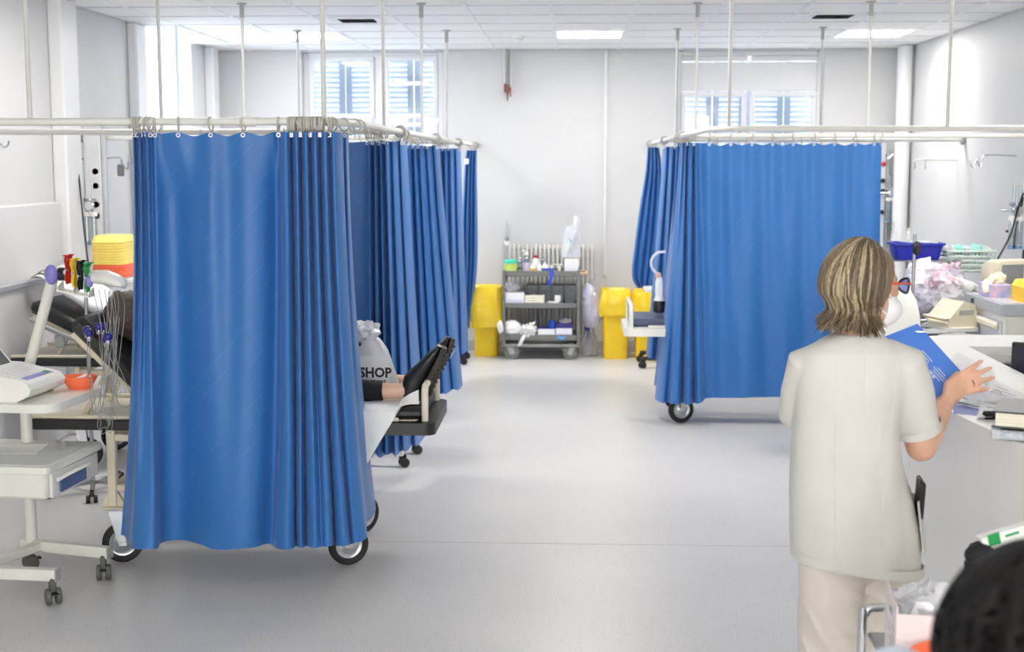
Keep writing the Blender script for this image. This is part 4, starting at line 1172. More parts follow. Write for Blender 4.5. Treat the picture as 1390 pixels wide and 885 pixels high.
# bedside cabinet with the stacked trays
cb = thing('cabinet', 'white bedside cabinet under the yellow and orange trays', 'cabinet', (-2.66, 8.75, 0))
MB().box((0, 0, .565), (.44, .40, 1.06), bev=.01).build('body', white_plastic, cb)
MB().prism(rpoly(-.235, .235, -.21, .21, .02), 1.095, 1.118).build('top', white_plastic, cb)
d_ = MB().box((0, -.205, .40), (.40, .015, .62), bev=.004).build('door', white_plastic, cb); MB().tube([(.15, -.225, .5), (.15, -.225, .62)], .006, 8).build('handle', steel, d_)
d_ = MB().box((0, -.205, .90), (.40, .015, .24), bev=.004).build('drawer', white_plastic, cb); MB().tube([(-.06, -.225, .9), (.06, -.225, .9)], .006, 8).build('handle', steel, d_)
for x in (-1, 1):
    for y in (-1, 1): MB().box((x * .17, y * .15, .02), (.04, .04, .04), bev=.004).build('foot', black_plastic, cb)
def tray_mesh(w, d, h, m):
    rings = []
    for f, z in ((.86, 0), (.97, h * .85), (1.0, h * .87), (1.0, h), (.95, h), (.84, .012)):
        rings.append([Vector((x * f, y * f, z)) for x, y in rpoly(-w / 2, w / 2, -d / 2, d / 2, .045, 4)])
    me = MB().loft(rings).mesh('tray', 40); me.materials.append(m); return me
tx = (PY(133, 350, 8.75).x + PY(177.5, 350, 8.75).x) / 2; tw = PY(177.5, 350, 8.75).x - PY(133, 350, 8.75).x
zt = 1.118
mo, my = tray_mesh(tw, .30, .045, orange), tray_mesh(tw, .30, .045, yellow_tray)
flip = Matrix.Rotation(PI, 4, 'X')
for me in (mo, my):
    for v in me.vertices: v.co.z = .045 - v.co.z; v.co.y = -v.co.y
    me.flip_normals()
for k in range(14):
    y = k >= 5
    o = share('instrument_tray', my if y else mo, None, (tx, 8.75, zt + k * .0178))
    tag(o, 'yellow plastic tray upturned in the stack on the cabinet' if y else 'orange plastic tray upturned at the bottom of the stack', 'tray', 'yellow trays stacked on the cabinet' if y else 'orange trays under the yellow ones')

# ------------------------------------------------------------------ back wall: radiator, supply trolley and its load
rad = thing('radiator', 'white column radiator on the back wall behind the trolley', 'radiator', (-.195, 13.15, 0))
rad_m = mat('radiator_paint', (216, 214, 208), .4)
cm = MB()
for s in (-1, 1): cm.tube(spline([(0, s * .03, .12), (0, s * .034, .2), (0, s * .034, .98), (0, s * .03, 1.06)], 3), .013, 8)
cm.tube([(0, -.03, .13), (0, .03, .13)], .016, 8); cm.tube([(0, -.03, 1.055), (0, .03, 1.055)], .018, 8)
cmesh = cm.mesh('radiator_column'); cmesh.materials.append(rad_m)
for k in range(20): share('radiator_column', cmesh, rad, (-.40 + .0425 * k, 0, 0))
MB().tube([(-.42, 0, .16), (.43, 0, .16)], .018, 10).build('header_pipe', rad_m, rad)
MB().tube([(-.42, 0, 1.03), (.43, 0, 1.03)], .018, 10).build('header_pipe', rad_m, rad)
for x in (-.3, .3): MB().box((x, .06, .5), (.03, .07, .04), bev=.004).build('bracket', rad_m, rad); 
for x in (-.3, .3): MB().box((x, .0, .06), (.04, .05, .12), bev=.004).build('foot', rad_m, rad)

TY = 12.62
def tp(px, py, Y=TY): return PY(px, py, Y)
gm = mat('trolley_grey', (120, 120, 118), .42, metal=.35)
gm2 = mat('trolley_tray', (142, 142, 138), .38, metal=.45)
XA, XB = tp(682, 420).x, tp(787, 420).x
ZT, ZM, ZL, ZB = tp(0, 369).z, tp(0, 411.5).z, tp(0, 454).z, tp(0, 465).z
ct = ((XA + XB) / 2, TY + .2, 0)
tr = thing('supply_trolley', 'grey metal three tier supply trolley against the back wall', 'trolley', ct)
w = XB - XA
for sx in (-1, 1):
    for sy in (-1, 1):
        MB().box((sx * (w / 2 - .014), sy * .19, (ZT + ZB) / 2 + .01), (.03, .03, ZT - ZB + .05), bev=.005).build('post', gm, tr)
for z, h in ((ZT, .055), (ZM, .05), (ZL, .055)):
    sh_ = MB().box((0, 0, z - .02), (w - .05, .36, .008)).build('shelf', gm2, tr)
    for sy in (-1, 1): MB().box((0, sy * .19, z), (w - .06, .012, h), bev=.003).build('lip', gm, sh_)
    for sx in (-1, 1): MB().box((sx * (w / 2 - .014), 0, z), (.012, .35, h), bev=.003).build('lip', gm, sh_)
for sy in (-1, 1): MB().box((0, sy * .19, ZB), (w - .03, .03, .03), bev=.006).build('base_bar', gm2, tr)
for sx in (-1, 1): MB().box((sx * (w / 2 - .03), 0, ZB), (.03, .35, .03), bev=.006).build('base_bar', gm2, tr)
for i, (sx, sy) in enumerate(((-1, -1), (1, -1), (-1, 1), (1, 1))):
    x, y = sx * (w / 2 - .07), sy * .17; o = -.02 * sx
    fk = MB().extr([(x - .03, y - .022, ZB - .014), (x + .03, y - .022, ZB - .014), (x + o + .018, y - .022, .06), (x + o - .018, y - .022, .06)], (0, .044, 0)).build('castor_fork', mat('castor_grey', (170, 170, 164), .4, .4), tr)
    MB().lathe([(.02, -.018), (.06, -.018), (.072, -.012), (.072, .012), (.06, .018), (.02, .018)], (x + o, y, .072), n=24, axis='y').build('wheel', grey_rubber, tr)
    MB().lathe([(.026, -.026), (.026, .026)], (x + o, y, .072), n=14, axis='y').build('hub', mat('castor_grey', (170, 170, 164)), fk)
    if i == 1: MB().bar((x - .03, y - .02, ZB - .05), (x - .1, y - .03, ZB - .03), .03, .008, .002).build('brake_lever', mat('castor_grey', (170, 170, 164)), fk)
MB().tube(spline([(w / 2, -.15, ZT + .0), (w / 2 + .05, -.14, ZT), (w / 2 + .06, 0, ZT), (w / 2 + .05, .14, ZT), (w / 2, .15, ZT)], 5), .011, 8).build('push_handle', mat('handle_beige', (214, 190, 150), .5), tr)

zt0, zm0, zl0 = ZT - .016, ZM - .016, ZL - .016
def put(px, Y, z): q = PZ(px, 400, z); return Vector((PY(px, 380, Y).x, Y, z))
def bottle(label, px, Y, z, r, h, m, capm, neck=.4, lab=None, group='bottles on the supply trolley', pump=False, shoulder=.72):
    t = thing('bottle', label, 'bottle', put(px, Y, z), 0, group)
    MB().lathe([(r * .9, 0), (r, .006), (r, h * shoulder), (r * .8, h * (shoulder + .08)), (r * neck, h * (shoulder + .13)), (r * neck, h * .9)], n=18).build('body', m, t)
    MB().lathe([(r * neck * 1.25, h * .88), (r * neck * 1.25, h), (r * neck, h * 1.01)], n=14).build('cap', capm, t)
    if lab: MB().lathe([(r * 1.015, h * .12), (r * 1.015, h * .55)], n=18, caps=False).build('label', lab, t)
    if pump:
        MB().tube([(0, 0, h), (0, 0, h * 1.08), (-r * 1.2, -.0, h * 1.1)], .006, 8).build('pump', capm, t)
    return t
def carton_box(label, px, Y, z, w, d, h, m, name='box', cat='box', group='boxes on the supply trolley', band=None, rz=0, lid=None):
    t = thing(name, label, cat, put(px, Y, z), rz, group)
    MB().box((0, 0, h / 2), (w, d, h), bev=.002).build('carton', m, t, 0)
    if band: MB().box((0, -d / 2 - .0005, h * .3), (w * .96, .002, h * .45)).build('printed_band', band, t, 0)
    if lid: MB().box((0, 0, h), (w * 1.02, d * 1.02, .004)).build('lid', lid, t, 0)
    return t
# ---- top tier
t = thing('waste_tub', 'lime sharps tub with teal lid on supply trolley', 'tub', put(693, 12.74, zt0))
MB().lathe([(.055, 0), (.062, .11)], n=24).build('tub', mat('lime_plastic', (206, 224, 110), .4), t)
MB().lathe([(.068, .108), (.068, .125), (.062, .135), (.03, .14)], n=24).build('lid', teal, t)
MB().box((.01, -.01, .142), (.05, .04, .016), bev=.005).build('flap', teal, t)
clr = clear_glass
bottle('clear dispenser bottle beside the lime tub', 706, 12.8, zt0, .024, .16, clr, white_plastic)
bottle('tall clear bottle with mauve label and white pump', 714.5, 12.78, zt0, .038, .205, clr, white_plastic, lab=mat('mauve_label', (206, 196, 218), .5), pump=True)
bottle('white bottle with red cap on supply trolley', 727, 12.82, zt0, .038, .175, white_plastic, red_p)
bottle('small white bottle with amber label on supply trolley', 723.5, 12.68, zt0, .027, .115, white_plastic, white_plastic, lab=mat('amber_label', (236, 170, 52), .5))
bottle('plain white bottle between amber and blue labelled bottles', 732, 12.68, zt0, .024, .115, white_plastic, white_plastic)
bottle('clear bottle with steel cap at back of trolley', 737, 12.85, zt0, .024, .175, clr, alu)
bottle('white squeeze bottle with blue label on supply trolley', 740, 12.68, zt0, .030, .12, white_plastic, white_plastic, lab=mat('blue_label', (70, 96, 190), .5), neck=.3)
t = thing('wire_basket', 'low yellow dish of small bottles with wire handle', 'dish', put(755, 12.72, zt0))
MB().prism(rpoly(-.075, .075, -.06, .06, .015), 0, .03).build('dish', mat('dish_yellow', (226, 200, 110), .45), t)
MB().tube(spline([(-.07, 0, .03), (-.065, 0, .09), (0, 0, .10), (.065, 0, .09), (.07, 0, .03)], 5), .003, 6).build('handle', chrome, t)
for k, x in enumerate((-.045, -.01, .03, .055)):
    MB().lathe([(.012, .03), (.014, .035), (.014, .07), (.006, .078), (.006, .09)], (x, -.01, 0), n=10).build('vial', clr if k % 2 else white_plastic, t)
carton_box('tall white carton holding clear sterile packs', 775.5, 12.72, zt0, .135, .12, .15, carton)
for k, (x0, x1, y0, y1, sl) in enumerate(((766, 785, 306, 345, -.02), (778, 787, 293, 345, .01), (768, 781, 315, 345, .02))):
    a, b_ = PY(x0, y0, 12.72), PY(x1, y1, 12.72)
    o = MB().slab(lambda u, v: (a.x + (b_.x - a.x) * u + sl * v, 12.70 + .02 * k + .012 * math.sin(u * 5 + v * 4 + k), a.z + (b_.z - .03 - a.z) * v), 8, 14, .004).build('sterile_pack', milky_film, None, 30)
    tag(o, ['wide clear sterile pack standing in the white carton', 'tall narrow clear sterile pack with blue marks in carton', 'short clear sterile pack at the carton front'][k], 'packet', 'sterile packs in the carton')
    if k == 1:
        for yy in (310, 316): MB().box((PY(782, yy, 12.7).x, 12.70, PY(782, yy, 12.7).z), (.018, .003, .02)).build('blue_mark', mat('mark_blue', (70, 140, 220), .5), o, 0)
    if k == 0: MB().bar(PY(773, 324, 12.69) , PY(776, 330, 12.69), .012, .012, .002).build('green_tip', teal, o)
carton_box('low white tissue carton with mauve print on trolley edge', 692, 12.66, zt0, .10, .06, .028, carton, band=mat('mauve_print', (190, 120, 200), .5))
carton_box('low pale box with pink and blue print', 709, 12.66, zt0, .12, .06, .03, carton, band=mat('pink_blue_print', (214, 180, 226), .5, rgb2=(120, 180, 236)))
tb = MB().slab(lambda u, v: (tp(747.5, 370).x + .012 * math.sin(u * 5) + (v - .5) * .035, TY - .022 - .008 * math.sin(u * 3), tp(0, 361).z - u * .165), 14, 3, .005)
tag(tb.build('tourniquet', mat('strap_blue', (40, 78, 190), .5)), 'blue rubber tourniquet strap hanging off trolley top', 'strap')
# ---- middle tier
carton_box('white printed carton on the middle trolley shelf', 698.5, 12.70, zm0, .19, .14, .135, carton, band=mat('grey_print', (206, 204, 222), .6))
for k in range(5):
    o = MB().slab(lambda u, v, k=k: ((u - .5) * (.185 - .006 * (k % 2)), (v - .5) * .14, .022 * k + .02 + .002 * math.sin(u * 9 + k)), 10, 6, .019).build('folded_cloth', mat('cream_cloth', (240, 236, 214), .8))
    o.location = put(726, 12.70, zm0); tag(o, 'folded cream cloth in the pile on the middle shelf', 'cloth', 'folded cream cloths')
for k, (px, dz, lb) in enumerate(((747, 0, 'small white carton beside the folded cloths'), (755, 0, 'small white carton by the pink striped box'), (757, .055, 'small white carton balanced on top of two others'))):
    carton_box(lb, px, 12.68, zm0 + dz, .055, .06, .052, paper)
carton_box('flat white box with pink stripe on middle shelf', 766, 12.68, zm0, .085, .07, .032, paper, band=mat('pink_band', (214, 40, 110), .5))
carton_box('flat white box with light blue stripe on middle shelf', 777, 12.69, zm0, .06, .07, .03, paper, band=mat('sky_band', (90, 170, 230), .5))
gb = mat('grey_bin', (140, 141, 142), .5)
for k, px in enumerate((723, 741, 757, 774)):
    t = thing('storage_bin', 'open grey storage bin at back of the middle shelf', 'bin', put(px, 12.88, zm0), 0, 'grey storage bins')
    MB().loft([[Vector((x * f, y * f, z)) for x, y in rpoly(-.058, .058, -.075, .075, .008, 2)] for f, z in ((.9, 0), (1, .19), (1.04, .195), (.97, .197), (.88, .01))]).build('bin', gb, t)
    MB().box((0, -.074, .14), (.06, .004, .03)).build('label_slot', mat('bin_label', (120, 122, 124), .5), t, 0)
def crumple(name, label, c, r, m, seed, amp=.35, cat='packet', group=None, n=26, mm=18, freq=None):
    q = MB().ell((0, 0, 0), r, n, mm); R = max(r)
    q.noise(R * amp, (freq or 2.2) / R, seed, True)
    lo = min(p.z for p in q.v)
    o = q.build(name, m, None, 25); o.location = Vector(c) + Vector((0, 0, -lo))
    return tag(o, label, cat, group)
crumple('clear_wrapping', 'crumpled clear wrapping on top of the white printed carton', put(696, 12.72, zm0 + .136), (.075, .06, .045), clear_film, 3)
# ---- lower tier
o = crumple('gauze_pack', 'bulky white gauze pack on the lower trolley shelf', put(695, 12.70, zl0), (.10, .08, .085), paper, 4, .14)
o = MB().ell((0, 0, 0), (.03, .04, .06), 14, 10).noise(.012, 18, 2).build('tissue_roll', paper); o.location = (XA - .02, TY - .03, ZL + .1); tag(o, 'white tissue poking out past the trolley post', 'tissue')
crumple('tissue_heap', 'heap of crumpled white tissue on lower shelf', put(718, 12.67, zl0), (.075, .06, .065), paper, 9, .5, 'tissue', n=34, mm=24)
o = MB().slab(lambda u, v: (tp(712, 455).x - .05 * u + (v - .5) * .035, TY - .02 - .01 * math.sin(u * 4), tp(0, 450).z - .11 * u), 8, 3, .003).build('paper_strip', paper); tag(o, 'white paper strip hanging off the lower shelf', 'paper')
carton_box('white box with blue top open on the lower shelf', 742, 12.70, zl0, .165, .13, .10, carton, lid=royal)
o = MB().slab(lambda u, v: (tp(748, 430).x + (v - .5) * .07 + .01 * u, 12.70 + .012 * math.sin(v * 6), zl0 + .10 + .07 * u), 6, 6, .003).build('blue_wrapper', mat('wrapper_blue', (44, 92, 190), .3)); tag(o, 'blue wrapper sticking up from the open white box', 'wrapper')
carton_box('white box with dark purple lid on the lower shelf', 766, 12.70, zl0, .155, .13, .105, carton, lid=None, band=mat('pale_print', (214, 212, 232), .5))
o = MB().box((tp(766, 430).x, 12.70, zl0 + .122), (.158, .134, .034), bev=.003).build('lid', mat('dark_purple', (52, 44, 130), .45)); o.parent = bpy.data.objects[[q.name for q in bpy.data.objects if q.name.startswith('box') and q.get('label') == 'white box with dark purple lid on the lower shelf'][0]]
o.location = -o.parent.location
crumple('dark_wrapping', 'dark clear wrapping lying on the purple lidded box', put(768, 12.72, zl0 + .14), (.06, .05, .02), clear_film, 6)
o = MB().slab(lambda u, v: (tp(766, 448).x + (u - .5) * .13, TY + .005 - .01 * math.sin(u * 6), zl0 + .032 - .03 * v + .006 * math.sin(u * 14)), 12, 4, .003).build('blue_film', mat('film_blue', (92, 160, 230), .3)); tag(o, 'light blue film in front of the purple lidded box', 'wrapper')
# ---- bags hanging from the push handle
def hang_bag(label, px0, px1, py0, py1, Y, m, seed, depth=.07):
    a, b_ = PY(px0, py0, Y), PY(px1, py1, Y)
    t = thing('plastic_bag', label, 'bag', ((a.x + b_.x) / 2, Y, b_.z), 0, 'clear bags hanging from the trolley')
    H, Wd = a.z - b_.z, (b_.x - a.x) / 2
    rings = []
    for i in range(13):
        f = i / 12; wv = Wd * (math.sin(min(1, f * 1.15 + .12) * PI) ** .6 * .9 + .1); dv = depth * (wv / Wd)
        r = []
        for k in range(28):
            an = 2 * PI * k / 28; n_ = noise.noise(Vector((math.cos(an) * 2 + seed, math.sin(an) * 2, f * 5)))
            r.append(Vector((wv * math.cos(an) * (1 + .25 * n_), dv * math.sin(an) * (1 + .3 * n_), f * H * .92)))
        rings.append(r)
    MB().loft(rings).build('film', m, t, 30)
    MB().tube(spline([(-.02, 0, H * .88), (-.03, 0, H * 1.0), (0, 0, H * 1.04), (.03, 0, H * .98), (.02, 0, H * .88)], 5), .008, 6, ry=.4).build('handle_loop', m, t)
    return t
t = hang_bag('clear plastic bag of pale items hanging from trolley handle', 790, 817, 372, 444, 12.78, lilac_film, 1, .09)
MB().ell((-.03, 0, .33), (.06, .05, .09), 18, 12).noise(.02, 16, 3, True).build('contents', mat('lavender_items', (176, 170, 214), .5, rgb2=(228, 226, 236)), t)
MB().ell((.02, 0, .14), (.09, .06, .11), 18, 12).noise(.03, 14, 5, True).build('contents', mat('pale_items', (226, 226, 232), .5, rgb2=(240, 240, 244)), t)
t = hang_bag('long clear bag with blue pieces reaching the floor', 789, 806, 432, 482, 12.86, clear_film, 5, .06)
for z in (.12, .2, .26): MB().ell((.0, 0, z), (.025, .02, .03), 12, 8).noise(.012, 24, z * 50, True).build('blue_piece', royal, t)
hang_bag('empty clear bag trailing beside the yellow bin', 800, 812, 440, 482, 12.92, clear_film, 8, .04)

# ---- yellow waste bins
def waste_bin(label, px0, px1, pyt, pyb, Y, bagdrop, seed, pxb0, pxb1):
    a, b_ = PY(px0, pyt, Y), PY(px1, pyt, Y); c0, c1 = PY(pxb0, 470, Y), PY(pxb1, 470, Y)
    cx = (c0.x + c1.x) / 2; H = a.z - .03; wt = (c1.x - c0.x) * 1.12; wbm = c1.x - c0.x
    t = thing('waste_bin', label, 'bin', (cx, Y + .12, 0), 0, 'yellow clinical waste bins')
    def ring_(f, w, d, z, s, amp):
        r = []
        for k in range(56):
            an = 2 * PI * k / 56; c_, s_ = math.cos(an), math.sin(an)
            x = w / 2 * math.copysign(abs(c_) ** .38, c_); y = d / 2 * math.copysign(abs(s_) ** .38, s_)
            n_ = noise.noise(Vector((x * 15 + s * .31, y * 15, z * 5))) + .7 * abs(noise.noise(Vector((x * 34, y * 34 + s, z * 9))))
            n2 = noise.noise(Vector((x * 24, y * 24 + s, z * 4)))
            l = math.hypot(x, y) + 1e-6; r.append(Vector((x * (1 + amp * n_ / l), y * (1 + amp * n_ / l), z + amp * n2 * .8)))
        return r
    MB().loft([ring_(0, wbm * .92, .26, 0, 0, 0), ring_(0, wbm, .29, .3, 0, 0), ring_(0, wt * .98, .32, H - .01, 0, 0), ring_(0, wt * .9, .30, H - .012, 0, 0), ring_(0, wbm * .85, .24, .03, 0, 0)]).build('bin_body', yellow_bin, t)
    bw = (b_.x - a.x)
    rows_ = []
    for i in range(9):
        f = i / 8
        rows_.append(ring_(0, bw * (1.0 + .05 * math.sin(f * PI)), .34 + .03 * math.sin(f * PI), H - bagdrop * (1 - f), seed + f * 2, .034 * (1 - f * .55)))
    rows_ += [ring_(0, bw * .97, .33, H + .02, seed, .012), ring_(0, bw * .91, .30, H + .008, seed, .012), ring_(0, bw * .84, .27, H - .10, seed, .015), ring_(0, bw * .7, .22, H - .3, seed, .015)]
    MB().loft(rows_, caps=False).build('bag', yellow_bag, t, 60)
    return t
waste_bin('yellow waste bin with bag overhang left of the supply trolley', 637, 681, 388, 478, 12.82, .37, 1, 643, 677)
waste_bin('yellow waste bin with short bag right of hanging plastic bags', 817, 857, 392, 482, 12.70, .22, 4, 818, 853)
waste_bin('yellow waste bin beneath the knotted blue curtain', 859, 896, 394, 482, 12.72, .26, 7, 862, 892)
# tap-like chrome fitting on the wall left of the radiator
t = thing('wall_dispenser', 'narrow chrome wall fitting by the radiator end', 'fitting', (PY(688, 335, 13.18).x, 13.19, 1.0))
MB().tube([(0, 0, .0), (0, 0, .30)], .008, 8).build('rod', alu, t); MB().box((0, .02, .08), (.06, .06, .06), bev=.012).build('bracket', white_plastic, t)
MB().tube([(.03, 0, .05), (.03, 0, .24)], .006, 8).build('rod', alu, t); MB().lathe([(.012, .10), (.02, .12), (.012, .15)], n=12).build('collar', steel, t)

# ---- castored stands whose feet show below the curtains
def foot_stand(label, loc, rz, m, h=.8):
    t = thing('bedside_stand', label, 'stand', loc, rz, 'castored bedside stands')
    MB().bar((0, 0, .09), (-.42, 0, .09), .05, .035, .006).build('base_bar', m, t); MB().bar((0, .38, .09), (-.42, .38, .09), .05, .035, .006).build('base_bar', m, t)
    MB().bar((-.40, .0, .09), (-.40, .38, .09), .04, .03, .006).build('base_bar', m, t)
    for x, y in ((-.02, 0), (-.40, 0), (-.02, .38), (-.40, .38)): small_castor(t, x, y, .075, .5, .03, black_plastic)
    MB().tube([(-.40, .19, .09), (-.40, .19, h)], .02, 12).build('column', off_white, t)
    MB().prism(rpoly(-.44, -.02, 0.0, .38, .03), h, h + .022).build('table_top', off_white, t)
foot_stand('cream bedside stand with black castors behind the second left curtain', (-1.02, 8.05, 0), -.1, off_white)
foot_stand('black footed bedside stand behind the fourth left curtain', (-.99, 12.28, 0), 0, black_plastic)
foot_stand('black footed bedside stand below the far right curtain', (.66, 12.52, 0), PI, black_plastic, .7)
# device resting on the right stretcher foot
dv = thing('inhaler_pot', 'black and white pot with clear tube loop on slate stretcher', 'medical device', (.655, 9.80, .774))
MB().lathe([(.03, 0), (.045, .01), (.048, .06), (.04, .09)], n=20).build('pot', black_plastic, dv)
MB().lathe([(.044, .09), (.03, .12), (.034, .17), (.03, .23), (.02, .26)], n=18).noise(.006, 30, 1).build('white_sleeve', paper, dv, 30)
MB().ell((-.01, 0, .275), (.025, .02, .025), 14, 10).build('fingers_pad', mat('pink_pad', (226, 178, 158), .5), dv)
MB().tube(spline([(-.01, 0, .28), (-.055, 0, .33), (-.06, 0, .39), (-.02, 0, .44), (.04, 0, .45)], 6), .011, 10).build('tube', milky_film, dv)

# ------------------------------------------------------------------ right bay clutter
lg = mat('cart_grey', (176, 180, 188), .4); lg2 = mat('cart_face', (198, 203, 214), .4)
ca = thing('medicine_cart', 'grey drawer cart with cream handles under the yellow trays', 'cart', (2.80, 8.25, 0))
MB().box((0, 0, .53), (.50, .68, .90), bev=.01).build('body', mat('cart_white', (222, 222, 216), .4), ca)
MB().prism(rpoly(-.275, .275, -.365, .365, .02), .98, 1.045).build('top_frame', lg, ca)
MB().prism(rpoly(-.255, .255, -.345, .345, .02), 1.045, 1.05).build('top_mat', mat('cart_top', (196, 196, 204), .25), ca)
for z, h in ((.81, .26), (.53, .26), (.25, .26)):
    d_ = MB().box((-.255, 0, z), (.02, .64, h), bev=.006).build('drawer', lg2, ca)
    MB().box((-.275, 0, z + h / 2 - .03), (.035, .60, .045), bev=.012).build('handle', mat('cream_handle', (232, 228, 212), .4), d_)
MB().box((.05, -.345, .62), (.34, .012, .6), bev=.004).build('front_panel', mat('cart_white', (222, 222, 216)), ca)
MB().box((.06, -.367, 1.01), (.08, .006, .03), bev=.002).build('key_plate', mat('key_dark', (120, 124, 128), .5), ca)
MB().box((-.277, .2, 1.012), (.006, .05, .03), bev=.002).build('lock', black_plastic, ca)
for sx in (-1, 1):
    for sy in (-1, 1): small_castor(ca, sx * .2, sy * .28, .08, .4, .035)
g0 = PZ(1336, 399, 1.05)
t = thing('glove_box', 'pink and blue glove carton with cream glove on the cart', 'box', (2.63, 8.36, 1.05))
MB().box((0, 0, .04), (.13, .24, .08), bev=.003).build('carton', mat('glove_print', (232, 190, 214), .5, rgb2=(120, 170, 232), scale=16, var=.1), t, 0)
MB().ell((.01, .0, .10), (.05, .07, .045), 22, 14).noise(.03, 18, 3, True).build('glove', mat('cream_latex', (240, 230, 200), .5), t, 30)
MB().tube(spline([(-.05, -.04, .10), (-.075, -.07, .07), (-.08, -.09, .03)], 4), [.03, .03, .03, .03, .028, .026, .022, .02, .015], 10, ry=.5).build('glove_cuff', mat('cream_latex', (240, 230, 200)), t)
ym = tray_mesh(.26, .32, .04, mat('yellow_tray2', (248, 214, 60), .42))
for v in ym.vertices: v.co.z = .04 - v.co.z; v.co.y = -v.co.y
ym.flip_normals()
for k in range(6):
    tag(share('instrument_tray', ym, None, (2.80, 8.06, 1.05 + .0165 * k)), 'yellow plastic tray upturned in the pile on the grey cart', 'tray', 'yellow trays on the grey cart')
# white stand behind with an old monitor and a black shoulder bag
t = thing('side_table', 'white equipment table behind the grey cart', 'table', (2.965, 9.02, 0))
MB().prism(rpoly(-.28, .24, -.30, .30, .02), 1.0, 1.03).build('table_top', white_plastic, t)
for sx in (-1, 1):
    for sy in (-1, 1): MB().tube([(sx * .22, sy * .26, 0), (sx * .22, sy * .26, 1.0)], .014, 10).build('leg', steel, t)
t = thing('old_monitor', 'beige box monitor with grey screen on the equipment table', 'monitor', (2.83, 8.87, 1.03), .35)
MB().loft([[Vector((x, y, z)) for x, z in rpoly(-a, a, .02, .02 + b_, .02, 3)] for y, a, b_ in ((-.11, .11, .19), (-.09, .115, .2), (0, .11, .19), (.12, .07, .15))]).build('casing', cream, t)
MB().box((0, -.112, .115), (.17, .006, .14), bev=.002).build('screen', mat('monitor_grey', (132, 134, 136), .25), t)
MB().prism(rpoly(-.08, .08, -.06, .08, .02), 0, .022).build('foot', cream, t)
t = thing('shoulder_bag', 'black padded bag with blue light standing by the monitor', 'bag', (3.06, 8.86, 1.03))
MB().box((0, 0, .15), (.17, .17, .30), bev=.03).noise(.012, 9, 2).build('bag', mat('navy_black_fabric', (26, 28, 38), .8), t)
MB().tube(spline([(-.06, -.06, .29), (-.04, -.07, .36), (.04, -.06, .37), (.07, -.05, .3)], 5), .012, 8, ry=.5).build('strap', black_cloth, t)
MB().box((.02, -.09, .25), (.06, .004, .04), bev=.001).build('blue_display', mat('blue_glow', (60, 120, 255), .3, emis=1.5), t)
MB().tube(spline([(-.03, -.1, .14), (-.02, -.12, .165), (.08, -.12, .165)], 4), .007, 8).build('white_clip', white_plastic, t)
# steel trolley with wire baskets full of plastic bags
RX, RYY = 2.42, 9.05
t = thing('wire_trolley', 'steel wire trolley loaded with plastic bags by right wall', 'trolley', (RX, RYY, 0))
for sx in (-1, 1):
    pts = spline([(sx * .24, -.30, .10), (sx * .24, -.30, .84), (sx * .24, -.27, .90), (sx * .24, -.2, .915), (sx * .24, .2, .915), (sx * .24, .27, .90), (sx * .24, .30, .84), (sx * .24, .30, .10)], 5)
    MB().tube(pts, .013, 10).build('frame_loop', chrome, t)
for z in (.30, .80):
    MB().box((0, 0, z), (.47, .56, .012), bev=.003).build('shelf', steel, t)
    for k in range(10): MB().tube([(-.235 + .052 * k, -.285, z), (-.235 + .052 * k, -.285, z + .13)], .003, 5).build('wire', chrome, t)
    for zz in (.05, .09, .13): MB().tube([(-.24, -.285, z + zz), (.24, -.285, z + zz)], .003, 5).build('wire', chrome, t)
MB().box((0, -.27, .55), (.44, .006, .42)).build('back_panel', mat('dark_panel', (128, 130, 134), .4, .4), t, 0)
for sx in (-1, 1):
    for sy in (-1, 1): small_castor(t, sx * .23, sy * .29, .09, .3, .035)
for sy in (-1, 1): MB().tube([(-.24, .30, .915), (-.24, .30, 1.20)], .01, 8).build('upright', chrome, t) if sy > 0 else MB().tube([(.24, .30, .915), (.24, .30, 1.20)], .01, 8).build('upright', chrome, t)
MB().box((0, .25, 1.205), (.50, .20, .01), bev=.003).build('top_shelf', steel, t)
MB().box((.36, .27, 1.132), (.24, .20, .01), bev=.003).build('side_shelf', steel, t)
bagspec = [(2.30, 8.87, .808, (.13, .12, .13), lilac_film, 'lilac tinted plastic bag piled at the trolley front'), (2.46, 8.84, .81, (.13, .11, .14), milky_film, 'milky plastic bag in the middle of the wire trolley'), (2.58, 8.95, .81, (.11, .13, .12), clear_film, 'clear plastic bag at the trolley end near the cart'), (2.36, 8.98, 1.02, (.13, .10, .08), milky_film, 'milky plastic bag squeezed on top of the pile'), (2.52, 9.02, 1.02, (.12, .10, .07), lilac_film, 'lilac plastic bag on top beside the green basket')]
for k, (x, y, z, r, m, lb) in enumerate(bagspec):
    o = crumple('plastic_bag', lb, (x, y, z), r, m, 11 + k, .3, 'bag', 'plastic bags heaped on the wire trolley')
    q = MB().ell((0, 0, r[2] * .9), (r[0] * .72, r[1] * .72, r[2] * .6), 22, 14).noise(.05, 12, 20 + k, True)
    q.build('contents', mat('bag_contents_%d' % (k % 3), ((214, 206, 224), (232, 232, 238), (206, 214, 220))[k % 3], .5, rgb2=((240, 238, 244), (196, 150, 170), (236, 236, 236))[k % 3], scale=22), o, 30)
t = thing('blue_crate', 'royal blue plastic crate on the trolley top shelf', 'crate', (2.375, 9.30, 1.212), 0)
MB().loft([[Vector((x * f, y * f, z)) for x, y in rpoly(-.17, .17, -.12, .12, .02, 3)] for f, z in ((.82, 0), (.95, .095), (1.04, .1), (1.04, .115), (.95, .115), (.8, .01))]).build('crate', royal, t)
for x in (-.05, .03, .09): MB().box((x, 0, .118), (.03, .16, .008), rz=.4).build('white_packet', paper, t, 0)
t = thing('mesh_basket', 'pale green mesh basket of teal packets on trolley', 'basket', (2.735, 9.33, 1.14), 0)
